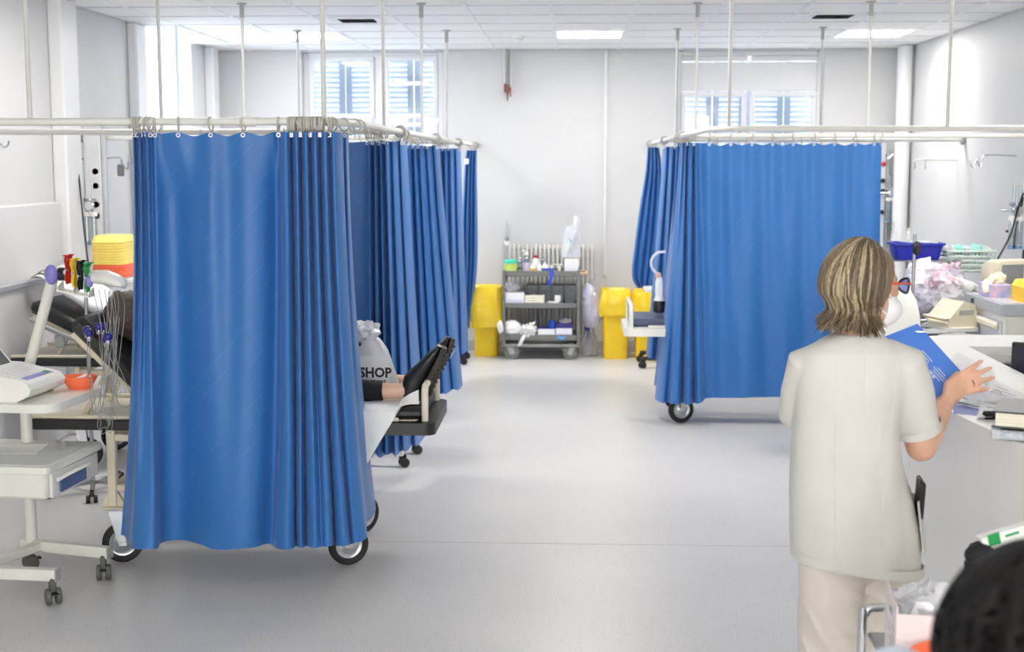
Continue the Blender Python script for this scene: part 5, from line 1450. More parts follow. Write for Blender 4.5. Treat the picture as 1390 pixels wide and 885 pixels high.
rings = [[Vector((x * f, y * f, z)) for x, y in rpoly(-.17, .17, -.12, .12, .02, 2)] for f, z in ((.88, 0), (1, .13))]
pg = mat('pale_green', (196, 214, 206), .45)
for z, f in ((0, .88), (.035, .91), (.065, .94), (.095, .97), (.13, 1.0)):
    MB().tube([(x * f, y * f, z) for x, y in rpoly(-.17, .17, -.12, .12, .02, 2)], .006 if z < .13 else .01, 6, closed=True).build('rim', pg, t)
for k in range(14):
    x = -.16 + .0246 * k
    MB().bar((x * .88, -.106, 0), (x, -.12, .13), .006, .005).build('slat', pg, t, 0)
for k in range(5): MB().ell((-.12 + .06 * k, 0, .13 + .01 * (k % 2)), (.05, .07, .035), 14, 10).noise(.02, 22, k, True).build('packet', mat('teal_film', (150, 214, 206), .4) if k % 2 else milky_film, t, 30)
# small printer on a stand, waste basket, chair with sheet
t = thing('printer', 'beige desktop printer leaning on a white stand', 'printer', (2.395, 8.42, .86), .3)
MB().extr([(-.10, -.12, 0), (.10, -.12, 0), (.10, -.12, .05), (.08, -.12, .14), (.0, -.12, .16), (-.10, -.12, .05)], (0, .24, 0)).build('casing', cream, t)
MB().box((-.09, 0, .055), (.10, .24, .012), bev=.004).build('paper_tray', cream, t); MB().box((.02, -.122, .09), (.10, .004, .03)).build('slot', grey_plastic, t, 0)
MB().tube(spline([(-.11, -.12, .03), (-.15, 0, .035), (-.11, .12, .03)], 5), .010, 8).build('tray_loop', cream, t)
t = thing('printer_stand', 'white pedestal stand carrying the beige printer', 'stand', (2.395, 8.42, 0), .3)
MB().prism(rpoly(-.10, .10, -.16, .16, .03), .835, .86).build('top', white_plastic, t); MB().tube([(0, 0, .05), (0, 0, .835)], .03, 14).build('column', off_white, t); MB().prism(rpoly(-.1, .1, -.16, .16, .03), 0, .05).build('base', off_white, t)
t = thing('waste_basket', 'white plastic waste basket below the printer', 'bin', (2.345, 8.0, 0))
MB().lathe([(.11, 0), (.14, .82), (.148, .825), (.148, .84), (.135, .84), (.105, .02)], n=24).build('tub', white_plastic, t)
t = thing('chair', 'high backed chair hidden under a white sheet', 'chair', (1.93, 8.25, 0))
for sx in (-1, 1):
    for sy in (-1, 1): MB().tube([(sx * .2, sy * .2, 0), (sx * .2, sy * .2, .45)], .014, 10).build('leg', steel, t)
MB().box((0, 0, .48), (.48, .48, .07), bev=.02).build('seat', slate, t); MB().box((0, .2, .80), (.44, .06, .58), bev=.025).build('backrest', slate, t)
rg = []
for z, hw, hd, cy in ((.46, .30, .16, .20), (.7, .28, .13, .20), (.9, .265, .11, .20), (1.02, .24, .095, .2), (1.10, .19, .08, .2), (1.135, .12, .05, .2), (1.145, .04, .02, .2)):
    r = []
    for k in range(36):
        a = 2 * PI * k / 36; n_ = noise.noise(Vector((math.cos(a) * 2.5, math.sin(a) * 2.5, z * 3)))
        r.append(Vector((hw * math.copysign(abs(math.cos(a)) ** .7, math.cos(a)) * (1 + .06 * n_), cy + hd * math.copysign(abs(math.sin(a)) ** .7, math.sin(a)) * (1 + .2 * n_), z)))
    rg.append(r)
o = MB().loft(rg).build('white_sheet', paper, None, 60); o.location = (1.93, 8.25, 0); tag(o, 'white sheet draped over the high backed chair', 'sheet')
# drip pole with black clamp
t = thing('drip_pole', 'chrome drip pole with black clamp by the right bay', 'pole', (2.19, 8.60, 0))
MB().tube([(0, 0, .06), (0, 0, 1.42)], .011, 10).build('pole', steel, t)
MB().box((.012, -.01, 1.33), (.05, .05, .09), bev=.018).build('clamp', black_plastic, t)
for k in range(5):
    a = 2 * PI * k / 5 + .3
    MB().bar((0, 0, .06), (.12 * math.cos(a), .12 * math.sin(a), .05), .025, .02, .003).build('foot', steel, t); small_castor(t, .12 * math.cos(a), .12 * math.sin(a), .05, a, .022, black_plastic)
# service column in the back corner with meters and tubing
t = thing('service_column', 'tall grey metal service column in the right back corner', 'wall column', (2.98, 13.12, .5))
MB().box((0, 0, .78), (.10, .12, 1.56), bev=.006).build('casing', mat('column_grey', (206, 208, 211)), t); MB().box((.07, -.02, .78), (.03, .05, 1.56), bev=.004).build('channel', alu, t)
for z, m in ((1.36, red_p), (1.2, black_plastic), (1.1, black_plastic), (.9, black_plastic)): MB().lathe([(.022, 0), (.022, -.012), (.012, -.02)], (.02, -.062, z), n=12, axis='y').build('gas_socket', m, t)
iv_hook('chrome double drip hook in the right back corner', [PY(1226, 217, 13.0), PY(1226, 210, 13.0), PY(1214, 209, 13.0), PY(1208, 213, 13.0), PY(1204, 215, 13.0), PY(1203, 209, 13.0)], .007, extra=([PY(1226, 210, 13.0), PY(1238, 210, 13.0), PY(1243, 214, 13.0), PY(1246, 208, 13.0)],))
iv_hook('long pale drip arm with dark clips on the right wall', [Vector((XR, 11.4, 1.93)), PY(1300, 217, 11.4), PY(1246, 217, 11.4), PY(1243, 226, 11.4), PY(1240, 228, 11.4), PY(1239, 220, 11.4)], .008, m=rail_m, extra=([PY(1256, 217, 11.4), PY(1256, 230, 11.4)], [PY(1308, 217, 11.4), PY(1308, 231, 11.4)]))
iv_hook('bare steel drip arm with double hook on the right wall', [Vector((XR, 9.9, 1.92)), PY(1366, 211, 9.9), PY(1336, 211, 9.9), PY(1333, 222, 9.9), PY(1330, 226, 9.9), PY(1326, 217, 9.9), PY(1323, 226, 9.9), PY(1319, 226, 9.9), PY(1317, 217, 9.9)], .006)
flow_meter('clear twin flow meter high on the right wall', PY(1380, 285, 9.55))
flow_meter('clear twin flow meter in the right back corner', PY(1210, 262, 13.0))
t = thing('oxygen_regulator', 'yellow oxygen regulator with green knob in right corner', 'regulator', PY(1217, 310, 12.95))
MB().lathe([(.02, -.09), (.03, -.06), (.03, 0), (.02, .03), (.025, .05), (.025, .10)], n=16).build('body', mat('reg_yellow', (240, 206, 60), .4), t)
MB().ell((-.05, 0, 0), (.018, .018, .018), 12, 8).build('knob', green_p, t); MB().ell((.06, 0, 0), (.02, .02, .02), 12, 8).build('knob', mat('reg_yellow', (240, 206, 60)), t)
MB().lathe([(.035, -.11), (.035, -.09)], n=16).build('white_collar', white_plastic, t)
tag(MB().tube(spline([PY(1224, 220, 13.0), PY(1222, 250, 13.0), PY(1215, 270, 12.95), PY(1213, 300, 12.9), PY(1208, 330, 12.8), PY(1200, 350, 12.7)], 6), .006, 8).build('oxygen_tube', grey_plastic), 'grey oxygen tube hanging in the right back corner', 'tube')
t = thing('shelf_tray', 'teal tray with white bottle on small corner shelf', 'tray', PY(1231, 328, 12.9))
MB().box((0, 0, 0), (.13, .1, .022), bev=.006).build('tray', teal, t); MB().box((0, .1, -.02), (.14, .3, .015), bev=.003).build('wall_shelf', white_plastic, t)
MB().lathe([(.03, .012), (.032, .08), (.012, .1), (.012, .13)], (.01, 0, 0), n=14).build('bottle', white_plastic, t)
tag(MB().tube(spline([PX(1389, 262, 3.14), PX(1380, 290, 3.12), PX(1372, 318, 3.08), PX(1358, 345, 3.0), PX(1342, 372, 2.88)], 6), .007, 8).build('cable', black_plastic), 'black cable sagging from the right wall to the monitor', 'cable')
tag(MB().tube(spline([PX(1389, 268, 3.15), PX(1384, 290, 3.15), PX(1379, 310, 3.14), PX(1376, 335, 3.08)], 6), .006, 8).build('cable', black_plastic), 'short black cable hanging beside the right wall sockets', 'cable')
t = thing('wall_socket', 'white double socket box on the right wall', 'socket', (XR, 9.85, PX(1362, 308, XR).z))
MB().box((-.02, 0, 0), (.04, .12, .10), bev=.008).build('box', white_plastic, t); MB().lathe([(.02, 0), (.02, -.012)], (-.04, -.02, -.01), n=14, axis='x').build('socket_face', white_plastic, t); MB().lathe([(.01, 0), (.01, -.02)], (-.04, .03, -.02), n=10, axis='x').build('plug', black_plastic, t)

# ------------------------------------------------------------------ reception desk
DZ = 1.10
desk_m = mat('desk_white', (250, 249, 246), .35, var=.01)
outer = spline([(1.33, 2.75), (1.285, 3.2), (1.245, 3.65), (1.19, 4.13), (1.15, 4.6), (1.16, 5.1), (1.25, 5.58), (1.45, 5.90), (1.70, 6.03), (2.05, 6.05), (3.05, 6.05)], 4)
inner = [(3.05, 5.67), (1.68, 5.667), (1.665, 4.91), (1.665, 4.4), (1.70, 3.65), (1.75, 2.75)]
outer = [Vector((p[0], p[1], 0)) for p in outer]
dk = thing('reception_desk', 'white curved reception desk the nurse leans over', 'desk', (1.7, 4.4, 0))
dkL = Vector((1.7, 4.4, 0))
poly = [(p.x - dkL.x, p.y - dkL.y) for p in outer] + [(x - dkL.x, y - dkL.y) for x, y in inner]
MB().prism(poly, DZ - .035, DZ).build('counter_top', desk_m, dk, 30)
# facade panels following the curve
k0 = 0
segs = [(0, 8), (8, 16), (16, 22), (22, 28), (28, 34), (34, 40)]
for a, b_ in segs:
    pts = outer[a:b_ + 1]; nr = []
    for i, p in enumerate(pts):
        d = (pts[min(i + 1, len(pts) - 1)] - pts[max(i - 1, 0)]).normalized(); nr.append(Vector((d.y, -d.x, 0)))
    if not pts: continue
    g = (pts[1] - pts[0]).normalized() * .003
    inn = [p + n_ * .03 for p, n_ in zip(pts, nr)]; inn[0] = inn[0] + g; inn[-1] = inn[-1] - g
    out_ = [p + n_ * .05 for p, n_ in zip(pts, nr)]
    pl_ = [(p.x - dkL.x, p.y - dkL.y) for p in inn] + [(p.x - dkL.x, p.y - dkL.y) for p in reversed(out_)]
    MB().prism(pl_, .06, DZ - .035).build('front_panel', desk_m, dk, 30)
    pl2 = [(p.x - dkL.x + n_.x * .06, p.y - dkL.y + n_.y * .06) for p, n_ in zip(pts, nr)] + [(p.x - dkL.x + n_.x * .075, p.y - dkL.y + n_.y * .075) for p, n_ in reversed(list(zip(pts, nr)))]
    MB().prism(pl2, 0, .06).build('plinth', grey_plastic, dk, 30)
MB().box((.68, 1.24, .97), (1.36, .02, .20)).build('inner_fascia', desk_m, dk, 0)
MB().box((.68, 1.26, .43), (1.36, .02, .86)).build('inner_panel', mat('desk_inner', (120, 118, 116), .6), dk, 0)
MB().prism(rpoly(.02, 1.0, -1.4, 1.2, .04), .71, .74).build('work_surface', mat('desk_work', (206, 204, 200), .5), dk)
for y in (-1.35, -.2, 1.1): MB().box((.5, y, .355), (.9, .025, .71), bev=.002).build('support', desk_m, dk, 0)
t = thing('computer_monitor', 'black framed flat monitor with white back on the desk', 'monitor', (1.88, 5.02, .74), -.5)
MB().box((0, 0, .30), (.42, .03, .30), bev=.008).build('back_shell', white_plastic, t)
b2 = MB().box((0, -.022, .30), (.43, .02, .31), bev=.004).build('bezel', black_plastic, t); MB().box((0, -.034, .30), (.39, .004, .265)).build('screen', mat('dark_screen', (36, 42, 54), .15), b2, 0)
MB().box((0, .02, .10), (.06, .03, .2), bev=.006).build('neck', black_plastic, t); MB().prism(rpoly(-.12, .12, -.08, .1, .03), 0, .018).build('foot', black_plastic, t)
t = thing('desk_phone', 'black desk telephone on a riser behind the counter', 'telephone', (1.86, 5.40, .74), .3)
MB().box((0, 0, .12), (.16, .2, .24), bev=.01).build('riser', black_plastic, t); MB().box((0, 0, .265), (.15, .19, .05), bev=.014).build('body', black_plastic, t)
MB().tube(spline([(-.06, -.1, .30), (-.06, -.05, .315), (-.06, .05, .315), (-.06, .1, .30)], 5), .018, 10).build('handset', black_plastic, t)
# papers on the counter
def sheet_at(label, corners, z, wav=.003, th=.0008, m=paper, seed=0, name='paper', print_=True, group='loose papers on the counter'):
    A, B, C_, D_ = [PZ(x, y, z) for x, y in corners]
    fn = lambda u, v: (A.lerp(B, u)).lerp(D_.lerp(C_, u), v) + Vector((0, 0, wav * (1 + noise.noise(Vector((u * 3 + seed, v * 3, 0))))))
    o = MB().slab(fn, 12, 12, -th).build(name, m, None, 40); tag(o, label, 'paper', group)
    if print_:
        for k in range(7):
            v0 = .15 + .1 * k
            MB().slab(lambda u, v: fn(.15 + .65 * u * (1 if k % 3 else .7), v0 + .012 * v) + Vector((0, 0, .0014)), 6, 1, .0003).build('print_line', mat('print_grey', (186, 186, 190), .6), o, 0)
    return o
sheet_at('printed white sheet lying under the hand on the counter', ((1318, 500), (1388, 540), (1372, 562), (1292, 545)), DZ, .004)
sheet_at('plain white sheet lying nearest the blue folder edge', ((1300, 478), (1352, 508), (1335, 530), (1280, 500)), DZ, .002, seed=4, print_=False)
sheet_at('white sheet stretching toward the black book', ((1345, 515), (1389, 535), (1389, 566), (1325, 568)), DZ + .006, .003, seed=7)
bf = sheet_at('dark blue cardboard folder lying under the white sheets', ((1290, 545), (1345, 560), (1340, 566), (1295, 561)), DZ, .0005, .003, mat('folder_navy', (36, 66, 170), .5), 2, 'document_folder', False, None)
bf['category'] = 'folder'
crumple('clear_pouch', 'crumpled clear pouch lying on the printed sheet', PZ(1335, 545, DZ + .008), (.07, .04, .014), clear_film, 31, .2)
cc = [PZ(1336 + 22 * k / 60, 569, DZ) + Vector((.0, .011 * math.cos(k * 1.05) , .013 + .011 * math.sin(k * 1.05))) for k in range(61)]
tag(MB().tube(cc, .0035, 6).build('coiled_cord', black_plastic), 'black coiled telephone cord on the counter edge', 'cord')
# book and boxes near the counter end
bk0 = PZ(1378, 590, DZ)
t = thing('book', 'thick black covered book with cream pages on counter', 'book', (1.305, 3.80, DZ + .034), -.42)
MB().box((0, 0, .004), (.17, .24, .005), bev=.001).build('cover', mat('book_grey', (60, 62, 66), .4), t, 0); MB().box((0, 0, .046), (.17, .24, .005), bev=.001).build('cover', mat('book_grey', (60, 62, 66)), t, 0)
MB().box((.004, 0, .025), (.157, .232, .038)).build('pages', mat('book_pages', (228, 222, 202), .7, var=.12, scale=120, stretch=(.05, .05, 4)), t, 0)
t = thing('clear_case', 'clear plastic case with blue contents under the black book', 'case', (1.315, 3.80, DZ), -.42)
MB().box((0, 0, .017), (.19, .25, .034), bev=.004).build('case', clear_glass, t); MB().box((0, 0, .012), (.15, .2, .016), bev=.002).build('contents', mat('case_contents', (96, 116, 180), .5, rgb2=(210, 212, 220), scale=60), t)
# ------------------------------------------------------------------ blue document folder held by the nurse
A, B, Dm = PY(1245, 440, 4.28), PY(1318, 520, 4.12), PY(1187, 463, 4.20)
dirv = (Dm - A).normalized(); Dd = A + dirv * .31; Cc = B + dirv * .31
nv_ = (B - A).cross(Dd - A).normalized()
if nv_.y > 0: nv_ = -nv_
fo = thing('blue_folder', 'bright blue printed document folder held by the nurse', 'folder', (A + Cc) / 2)
fl_ = (A + Cc) / 2
fm = mat('folder_blue', (84, 140, 236), .45, var=.04)
MB().extr([A - fl_, B - fl_, Cc - fl_, Dd - fl_], nv_ * -.004).build('cover', fm, fo, 0)
MB().extr([(A - fl_) + nv_ * .0, (B - fl_), (Cc - fl_), (Dd - fl_)], nv_ * .003).build('cover', fm, fo, 0)
wp = mat('white_print', (214, 224, 240), .5)
ex, ey = (Dd - A), (B - A)
def fpt(u, v): return A - fl_ + ex * u + ey * v + nv_ * .0036
def fmark(u0, u1, v0, v1, name='print'):
    MB().extr([fpt(u0, v0), fpt(u1, v0), fpt(u1, v1), fpt(u0, v1)], nv_ * .0004).build(name, wp, fo, 0)
for v0 in (.28, .66):
    for i in range(2):
        for j in range(2): fmark(.30 + .05 * i, .335 + .05 * i, v0 + .06 * j, v0 + .045 + .06 * j)
rnd = random.Random(5)
for k in range(4):
    u0 = .19 + .032 * k
    for v0, v1 in ((.34, .60), (.62, .86)): fmark(u0, u0 + .012, v0 + rnd.uniform(0, .04), v1 - rnd.uniform(0, .06))
MB().box(fpt(.05, .12), (.03, .004, .006), bev=.001).build('clip', chrome, fo); MB().bar(fpt(.17, .90), fpt(.05, .97), .006, .014, .002).build('clip', chrome, fo)

# ------------------------------------------------------------------ nurse
NY = 3.75
nu = thing('person', 'nurse in white tunic with grey streaked bob holding blue folder', 'person', (.83, 3.78, 0))
tunic_m = mat('tunic_cotton', (209, 207, 201), .75, var=.02, scale=6, bump=.12, bscale=26)
trous_m = mat('trouser_cotton', (212, 206, 195), .8, var=.02, scale=6, bump=.15, bscale=22)
# head frame: f forward (turned to her right), r her right, u up
ha = math.radians(72)
HC = Vector((.826, 3.785, 1.528))
hf = Vector((math.sin(ha), math.cos(ha), -.10)).normalized(); hr = Vector((math.cos(ha), -math.sin(ha), 0)).normalized(); hu = hr.cross(hf).normalized()
HM = Matrix((hf, hr, hu)).transposed()
def hp(a, b, c): return HC + hf * a + hr * b + hu * c
b = MB()
b.ell(HC, (.096, .074, .108), 20, 14, M=HM)
b.ell(hp(.03, 0, -.055), (.062, .056, .062), 18, 12, M=HM)
b.ell(hp(.098, 0, -.012), (.018, .012, .02), 12, 8, M=HM)
b.ell(hp(.092, 0, -.058), (.012, .024, .008), 12, 8, M=HM)
b.ell(hp(.066, 0, -.098), (.024, .03, .018), 12, 8, M=HM)
for s in (-1, 1):
    b.ell(hp(.0, s * .076, -.012), (.018, .008, .028), 12, 8, M=HM)
    b.ell(hp(.08, s * .03, .006), (.014, .014, .011), 10, 8, M=HM)
b.capsule(HC + Vector((-.005, -.005, -.06)), (.808, 3.765, 1.36), .054, .06)
b.ell((.80, 3.765, 1.27), (.155, .085, .10)); b.ell((.785, 3.77, 1.12), (.13, .095, .14)); b.ell((.82, 3.78, .90), (.165, .11, .15))
SH_R, EL_R, WR_R = Vector((.935, 3.76, 1.305)), PY(1250, 606, 3.83), PY(1281, 549, 4.0)
b.capsule(SH_R, EL_R, .05, .044); b.capsule(EL_R, EL_R.lerp(WR_R, .35), .044, .043); b.capsule(EL_R.lerp(WR_R, .35), WR_R, .043, .029)
# right hand, fingers spread
MC = {'i': PY(1303, 510, 4.04), 'm': PY(1308, 516, 4.04), 'r': PY(1310, 524, 4.035), 'p': PY(1307, 533, 4.03)}
TIP = {'i': PY(1331, 491, 4.065), 'm': PY(1343, 500, 4.06), 'r': PY(1347, 513, 4.055), 'p': PY(1340, 528, 4.045)}
for k in 'imrp':
    b.capsule(WR_R, MC[k], .021, .0125, 10)
    md = MC[k].lerp(TIP[k], .5) + Vector((0, -.012, .004))
    b.capsule(MC[k], md, .0108, .0095, 10); b.capsule(md, TIP[k], .0093, .0078, 10)
b.capsule(WR_R.lerp(MC['i'], .25), PY(1287, 522, 4.02), .018, .015, 10); b.capsule(PY(1287, 522, 4.02), PY(1300, 508, 4.05), .014, .011, 10)
b.ell(WR_R.lerp(MC['m'], .6), (.028, .013, .024), 12, 8)
# left arm in front of the body, hand closed on the lower folder edge
SH_L, EL_L, WR_L = Vector((.672, 3.775, 1.30)), Vector((.70, 3.93, 1.09)), Vector((.80, 4.10, 1.13))
b.capsule(SH_L, EL_L, .048, .042); b.capsule(EL_L, EL_L.lerp(WR_L, .4), .042, .04); b.capsule(EL_L.lerp(WR_L, .4), WR_L, .04, .028)
for k in range(4):
    m_ = WR_L + Vector((.07, .03 - .002 * k, .035 - .022 * k))
    b.capsule(WR_L, m_, .02, .012, 10); b.capsule(m_, m_ + Vector((.03, .03, .005)), .011, .01, 10); b.capsule(m_ + Vector((.03, .03, .005)), m_ + Vector((.045, .012, .008)), .01, .008, 10)
b.capsule(WR_L, WR_L + Vector((.05, -.02, .04)), .017, .013, 10); b.capsule(WR_L + Vector((.05, -.02, .04)), WR_L + Vector((.09, -.01, .05)), .013, .01, 10)
for s, x, y in ((-1, .755, 3.75), (1, .925, 3.80)):
    b.capsule((.83 + s * .085, 3.78, .84), (x, y, .46), .085, .055); b.capsule((x, y, .46), (x, y - .01, .09), .055, .04); b.capsule((x, y - .01, .06), (x + .02, y + .13, .035), .04, .032)
body = remesh(b, .0048, 5)
bo = wb(body, 'body', skin_n, nu)
# nails and ring
for k in 'imrp':
    d = (TIP[k] - MC[k]).normalized(); q = TIP[k] + d * .001 + Vector((0, -.0078, .0012))
    u_, v_ = frame_of(d)
    M = Matrix((d, d.cross(Vector((0, -1, 0))).normalized(), Vector((0, -1, 0)))).transposed()
    wb(MB().ell(q, (.0062, .0048, .0016), 10, 6, M=M), 'fingernail', mat('nail', (226, 176, 160), .3), nu, bo)
rc = MC['r'].lerp(TIP['r'], .24) + Vector((0, -.006, .002)); d = (TIP['r'] - MC['r']).normalized(); u_, v_ = frame_of(d)
wb(MB().tube([rc + u_ * .0118 * math.cos(a) + v_ * .0118 * math.sin(a) for a in [2 * PI * k / 18 for k in range(18)]], .0022, 6, closed=True), 'ring', mat('gold', (222, 190, 120), .25, metal=1.0), nu, bo)
# tunic
def srings(rows, n=44, pw=.8):
    out = []
    for z, cx, cy, hw, hd, sk in rows:
        r = []
        for k in range(n):
            a = 2 * PI * k / n; c, s = math.cos(a), math.sin(a)
            x = hw * math.copysign(abs(c) ** pw, c); y = hd * math.copysign(abs(s) ** pw, s)
            r.append(Vector((cx + x, cy + y, z + sk * x)))
        out.append(r)
    return out
rows = [(1.395, .806, 3.765, .062, .058, 0), (1.372, .803, 3.763, .10, .07, 0), (1.345, .80, 3.762, .140, .085, 0), (1.30, .797, 3.765, .158, .10, 0), (1.22, .79, 3.768, .152, .112, 0), (1.12, .786, 3.77, .145, .112, 0), (1.02, .797, 3.775, .155, .114, -.02), (.92, .812, 3.78, .172, .122, -.05), (.82, .824, 3.78, .181, .13, -.08), (.755, .829, 3.78, .184, .134, -.11), (.722, .831, 3.78, .184, .134, -.12)]
tb_ = MB().loft(srings(rows))
sl_r = PY(1247, 584, 3.80)
tb_.tube([SH_R + Vector((-.05, 0, .015)), SH_R, SH_R.lerp(sl_r, .5), sl_r], [.062, .068, .066, .062], 24)
tb_.tube([SH_L + Vector((.05, 0, .015)), SH_L, Vector((.668, 3.81, 1.22)), Vector((.667, 3.865, 1.13))], [.056, .061, .06, .058], 24)
tu = remesh(tb_, .0062, 5)
# soft folds
o_ = []
for p in tu.v:
    k = noise.noise(Vector((p.x * 7, p.y * 3, p.z * 2.2))) * .014 + noise.noise(Vector((p.x * 16 + 4, p.y * 6, p.z * 9))) * .007
    t_ = max(0, min(1, (1.36 - p.z) / .1)); o_.append(p + Vector((k * .5, -k, 0)) * t_)
tu.v = o_
tun = wb(tu, 'tunic', tunic_m, nu)
def on_back(x, z, off=.002):
    """nearest point of the tunic's back surface at (x, z)"""
    best, by = None, 9
    for p in tun.data.vertices:
        w = p.co + nu.location
        if abs(w.x - x) < .008 and abs(w.z - z) < .008 and w.y < by: by = w.y; best = w
    return Vector((x, by - off, z)) if best else None
seam_m = mat('seam', (230, 227, 216), .8)
for xs in ([(.735, 1.34), (.735, 1.2), (.735, 1.05), (.74, .9), (.745, .78)], [(.815, 1.36), (.812, 1.2), (.80, 1.12)], [(.86, 1.16), (.868, 1.02), (.872, .9)], [(.905, 1.33), (.895, 1.22), (.89, 1.12)]):
    pts = [on_back(x, z, .0008) for x, z in xs]; pts = [p for p in pts if p]
    if len(pts) > 1:
        fine = []
        for i in range(len(pts) - 1):
            for k in range(8):
                q = pts[i].lerp(pts[i + 1], k / 8); w_ = on_back(q.x, q.z, .0006); fine.append(w_ or q)
        wb(MB().tube(fine, .0011, 5), 'seam', seam_m, nu, tun)
hem = []
hrg = srings([(.748, .8295, 3.78, .1875, .1375, -.115), (.722, .831, 3.78, .1885, .1385, -.12)])
wb(MB().loft(hrg, caps=False), 'hem', tunic_m, nu, tun)
wb(MB().tube([sl_r + (sl_r - SH_R).normalized() * -.02, sl_r + (sl_r - SH_R).normalized() * .004], [.0665, .066], 28, caps=False), 'sleeve_hem', tunic_m, nu, tun)
wb(MB().slab(lambda u, v: (.976 + .022 * math.sin(u * PI) + .02 * v, 3.70 + .13 * u, .925 - .15 * v), 8, 8, .004), 'pocket', tunic_m, nu, tun)
ph_ = MB().box((.992, 3.735, .93), (.012, .07, .11), bev=.004, M=Matrix.Rotation(.15, 3, 'X')).build('mobile_phone', black_plastic); tag(ph_, 'black mobile phone sticking out of the tunic pocket', 'phone')
# trousers
tq = MB()
tq.ell((.83, 3.78, .80), (.165, .118, .14), 24, 14)
for s, x, y in ((-1, .755, 3.75), (1, .925, 3.80)):
    tq.tube(spline([(.83 + s * .082, 3.78, .80), (.5 * (x + .83 + s * .082), y, .62), (x, y, .42), (x, y - .01, .20), (x, y - .01, .055)], 4), [.092] * 4 + [.093] * 4 + [.09] * 4 + [.083] * 5, 22)
tm = remesh(tq, .008, 4)
tm.v = [p + Vector((0, -1, .2)) * ((1 - abs(noise.noise(Vector((p.x * 7 + 2, 0, p.z * 12 + p.x * 12))))) ** 2 * .020) * (1 if p.z < .74 else .4) for p in tm.v]
wb(tm, 'trousers', trous_m, nu)
for x, y in ((.755, 3.75), (.925, 3.80)):
    wb(MB().loft([[Vector((x + .048 * math.cos(a) * w_ + dx, y + .02 + .125 * math.sin(a) * w_, z)) for a in [2 * PI * k / 20 for k in range(20)]] for z, w_, dx in ((0, 1, 0), (.025, 1.02, 0), (.06, .92, 0), (.085, .6, 0))]), 'clog', white_plastic, nu)
# mask, strap, glasses
mk = []
for i in range(9):
    f = i / 8; th = math.radians(8 + 82 * f)
    r = []
    for k in range(24):
        a = 2 * PI * k / 24
        r.append(hp(.046 + .080 * math.cos(th) ** 1.25, .068 * math.sin(th) * math.cos(a), -.052 - .012 * math.cos(th) + (.066 if math.sin(a) < 0 else .055) * math.sin(th) ** 1.15 * math.sin(a)))
    mk.append(r)
wb(MB().loft(mk), 'face_mask', mat('mask_white', (240, 242, 242), .75), nu)
for s in (-1, 1):
    wb(MB().tube(spline([hp(.055, s * .066, -.03), hp(.03, s * .078, -.008), hp(.005, s * .083, .012), hp(-.012, s * .082, .0), hp(-.008, s * .082, -.03), hp(.02, s * .078, -.06), hp(.05, s * .062, -.075)], 5), .0025, 6), 'ear_loop', mat('mask_white', (240, 242, 242)), nu)
    rim = [hp(.118 - .012 * abs(math.cos(a)) , s * .034 + .027 * math.cos(a), .010 + .021 * math.sin(a)) for a in [2 * PI * k / 22 for k in range(22)]]
    g = wb(MB().tube(rim, .0034, 6, closed=True), 'glasses_rim', mat('glasses_dark', (44, 52, 58), .3), nu)
    ln = MB(); ln.add([hp(.116, s * .034, .010)] + rim, [(0, i + 1, (i + 1) % 22 + 1) for i in range(22)]); wb(ln, 'lens', glass_mat('lens_tint', (120, 140, 196), .15), nu, g)
    wb(MB().tube(spline([hp(.112, s * .060, .016), hp(.09, s * .076, .018), hp(.04, s * .082, .014), hp(.0, s * .082, .008)], 4), .0032, 6), 'glasses_arm', mat('glasses_arm', (206, 84, 52), .35), nu, g)
wb(MB().tube(spline([hp(.112, -.010, .014), hp(.117, 0, .018), hp(.112, .010, .014)], 4), .0025, 6), 'bridge', mat('glasses_dark', (44, 52, 58)), nu)
# hair: a fitted cap plus locks falling to the neck
def hair_mat(name, c1, c2):
    return mat(name, c1, .42, rgb2=c2, scale=34, stretch=(6, 6, .45), bump=.35, bscale=120, spec=.5)
hm = [hair_mat('hair_brown', (104, 88, 68), (140, 122, 96)), hair_mat('hair_blonde', (164, 146, 114), (200, 184, 150)), hair_mat('hair_dark', (70, 58, 46), (104, 88, 68))]
cap = MB()
n, m_ = 40, 26
vs, fs = [], []
def hair_r(a, th):
    """distance scale by azimuth a (0 = face) and polar angle th"""
    return 1.0
for i in range(m_ + 1):
    th = PI * .66 * i / m_ + .02
    for k in range(n):
        a = 2 * PI * k / n
        ff = .108 * math.sin(th) * math.cos(a) - .010; rr = .093 * math.sin(th) * math.sin(a); uu = .118 * math.cos(th) + .006
        if math.cos(a) > .45 and th > .9: ff = min(ff, .062 - (th - .9) * .03)
        vs.append(hp(ff, rr, uu))
for i in range(m_):
    for k in range(n): fs.append((i * n + k, i * n + (k + 1) % n, (i + 1) * n + (k + 1) % n, (i + 1) * n + k))
fs.append(tuple(range(n)))
cap.add(vs, fs)
wb(cap, 'hair', hm[0], nu)
locks = [MB(), MB(), MB()]
rnd = random.Random(11)
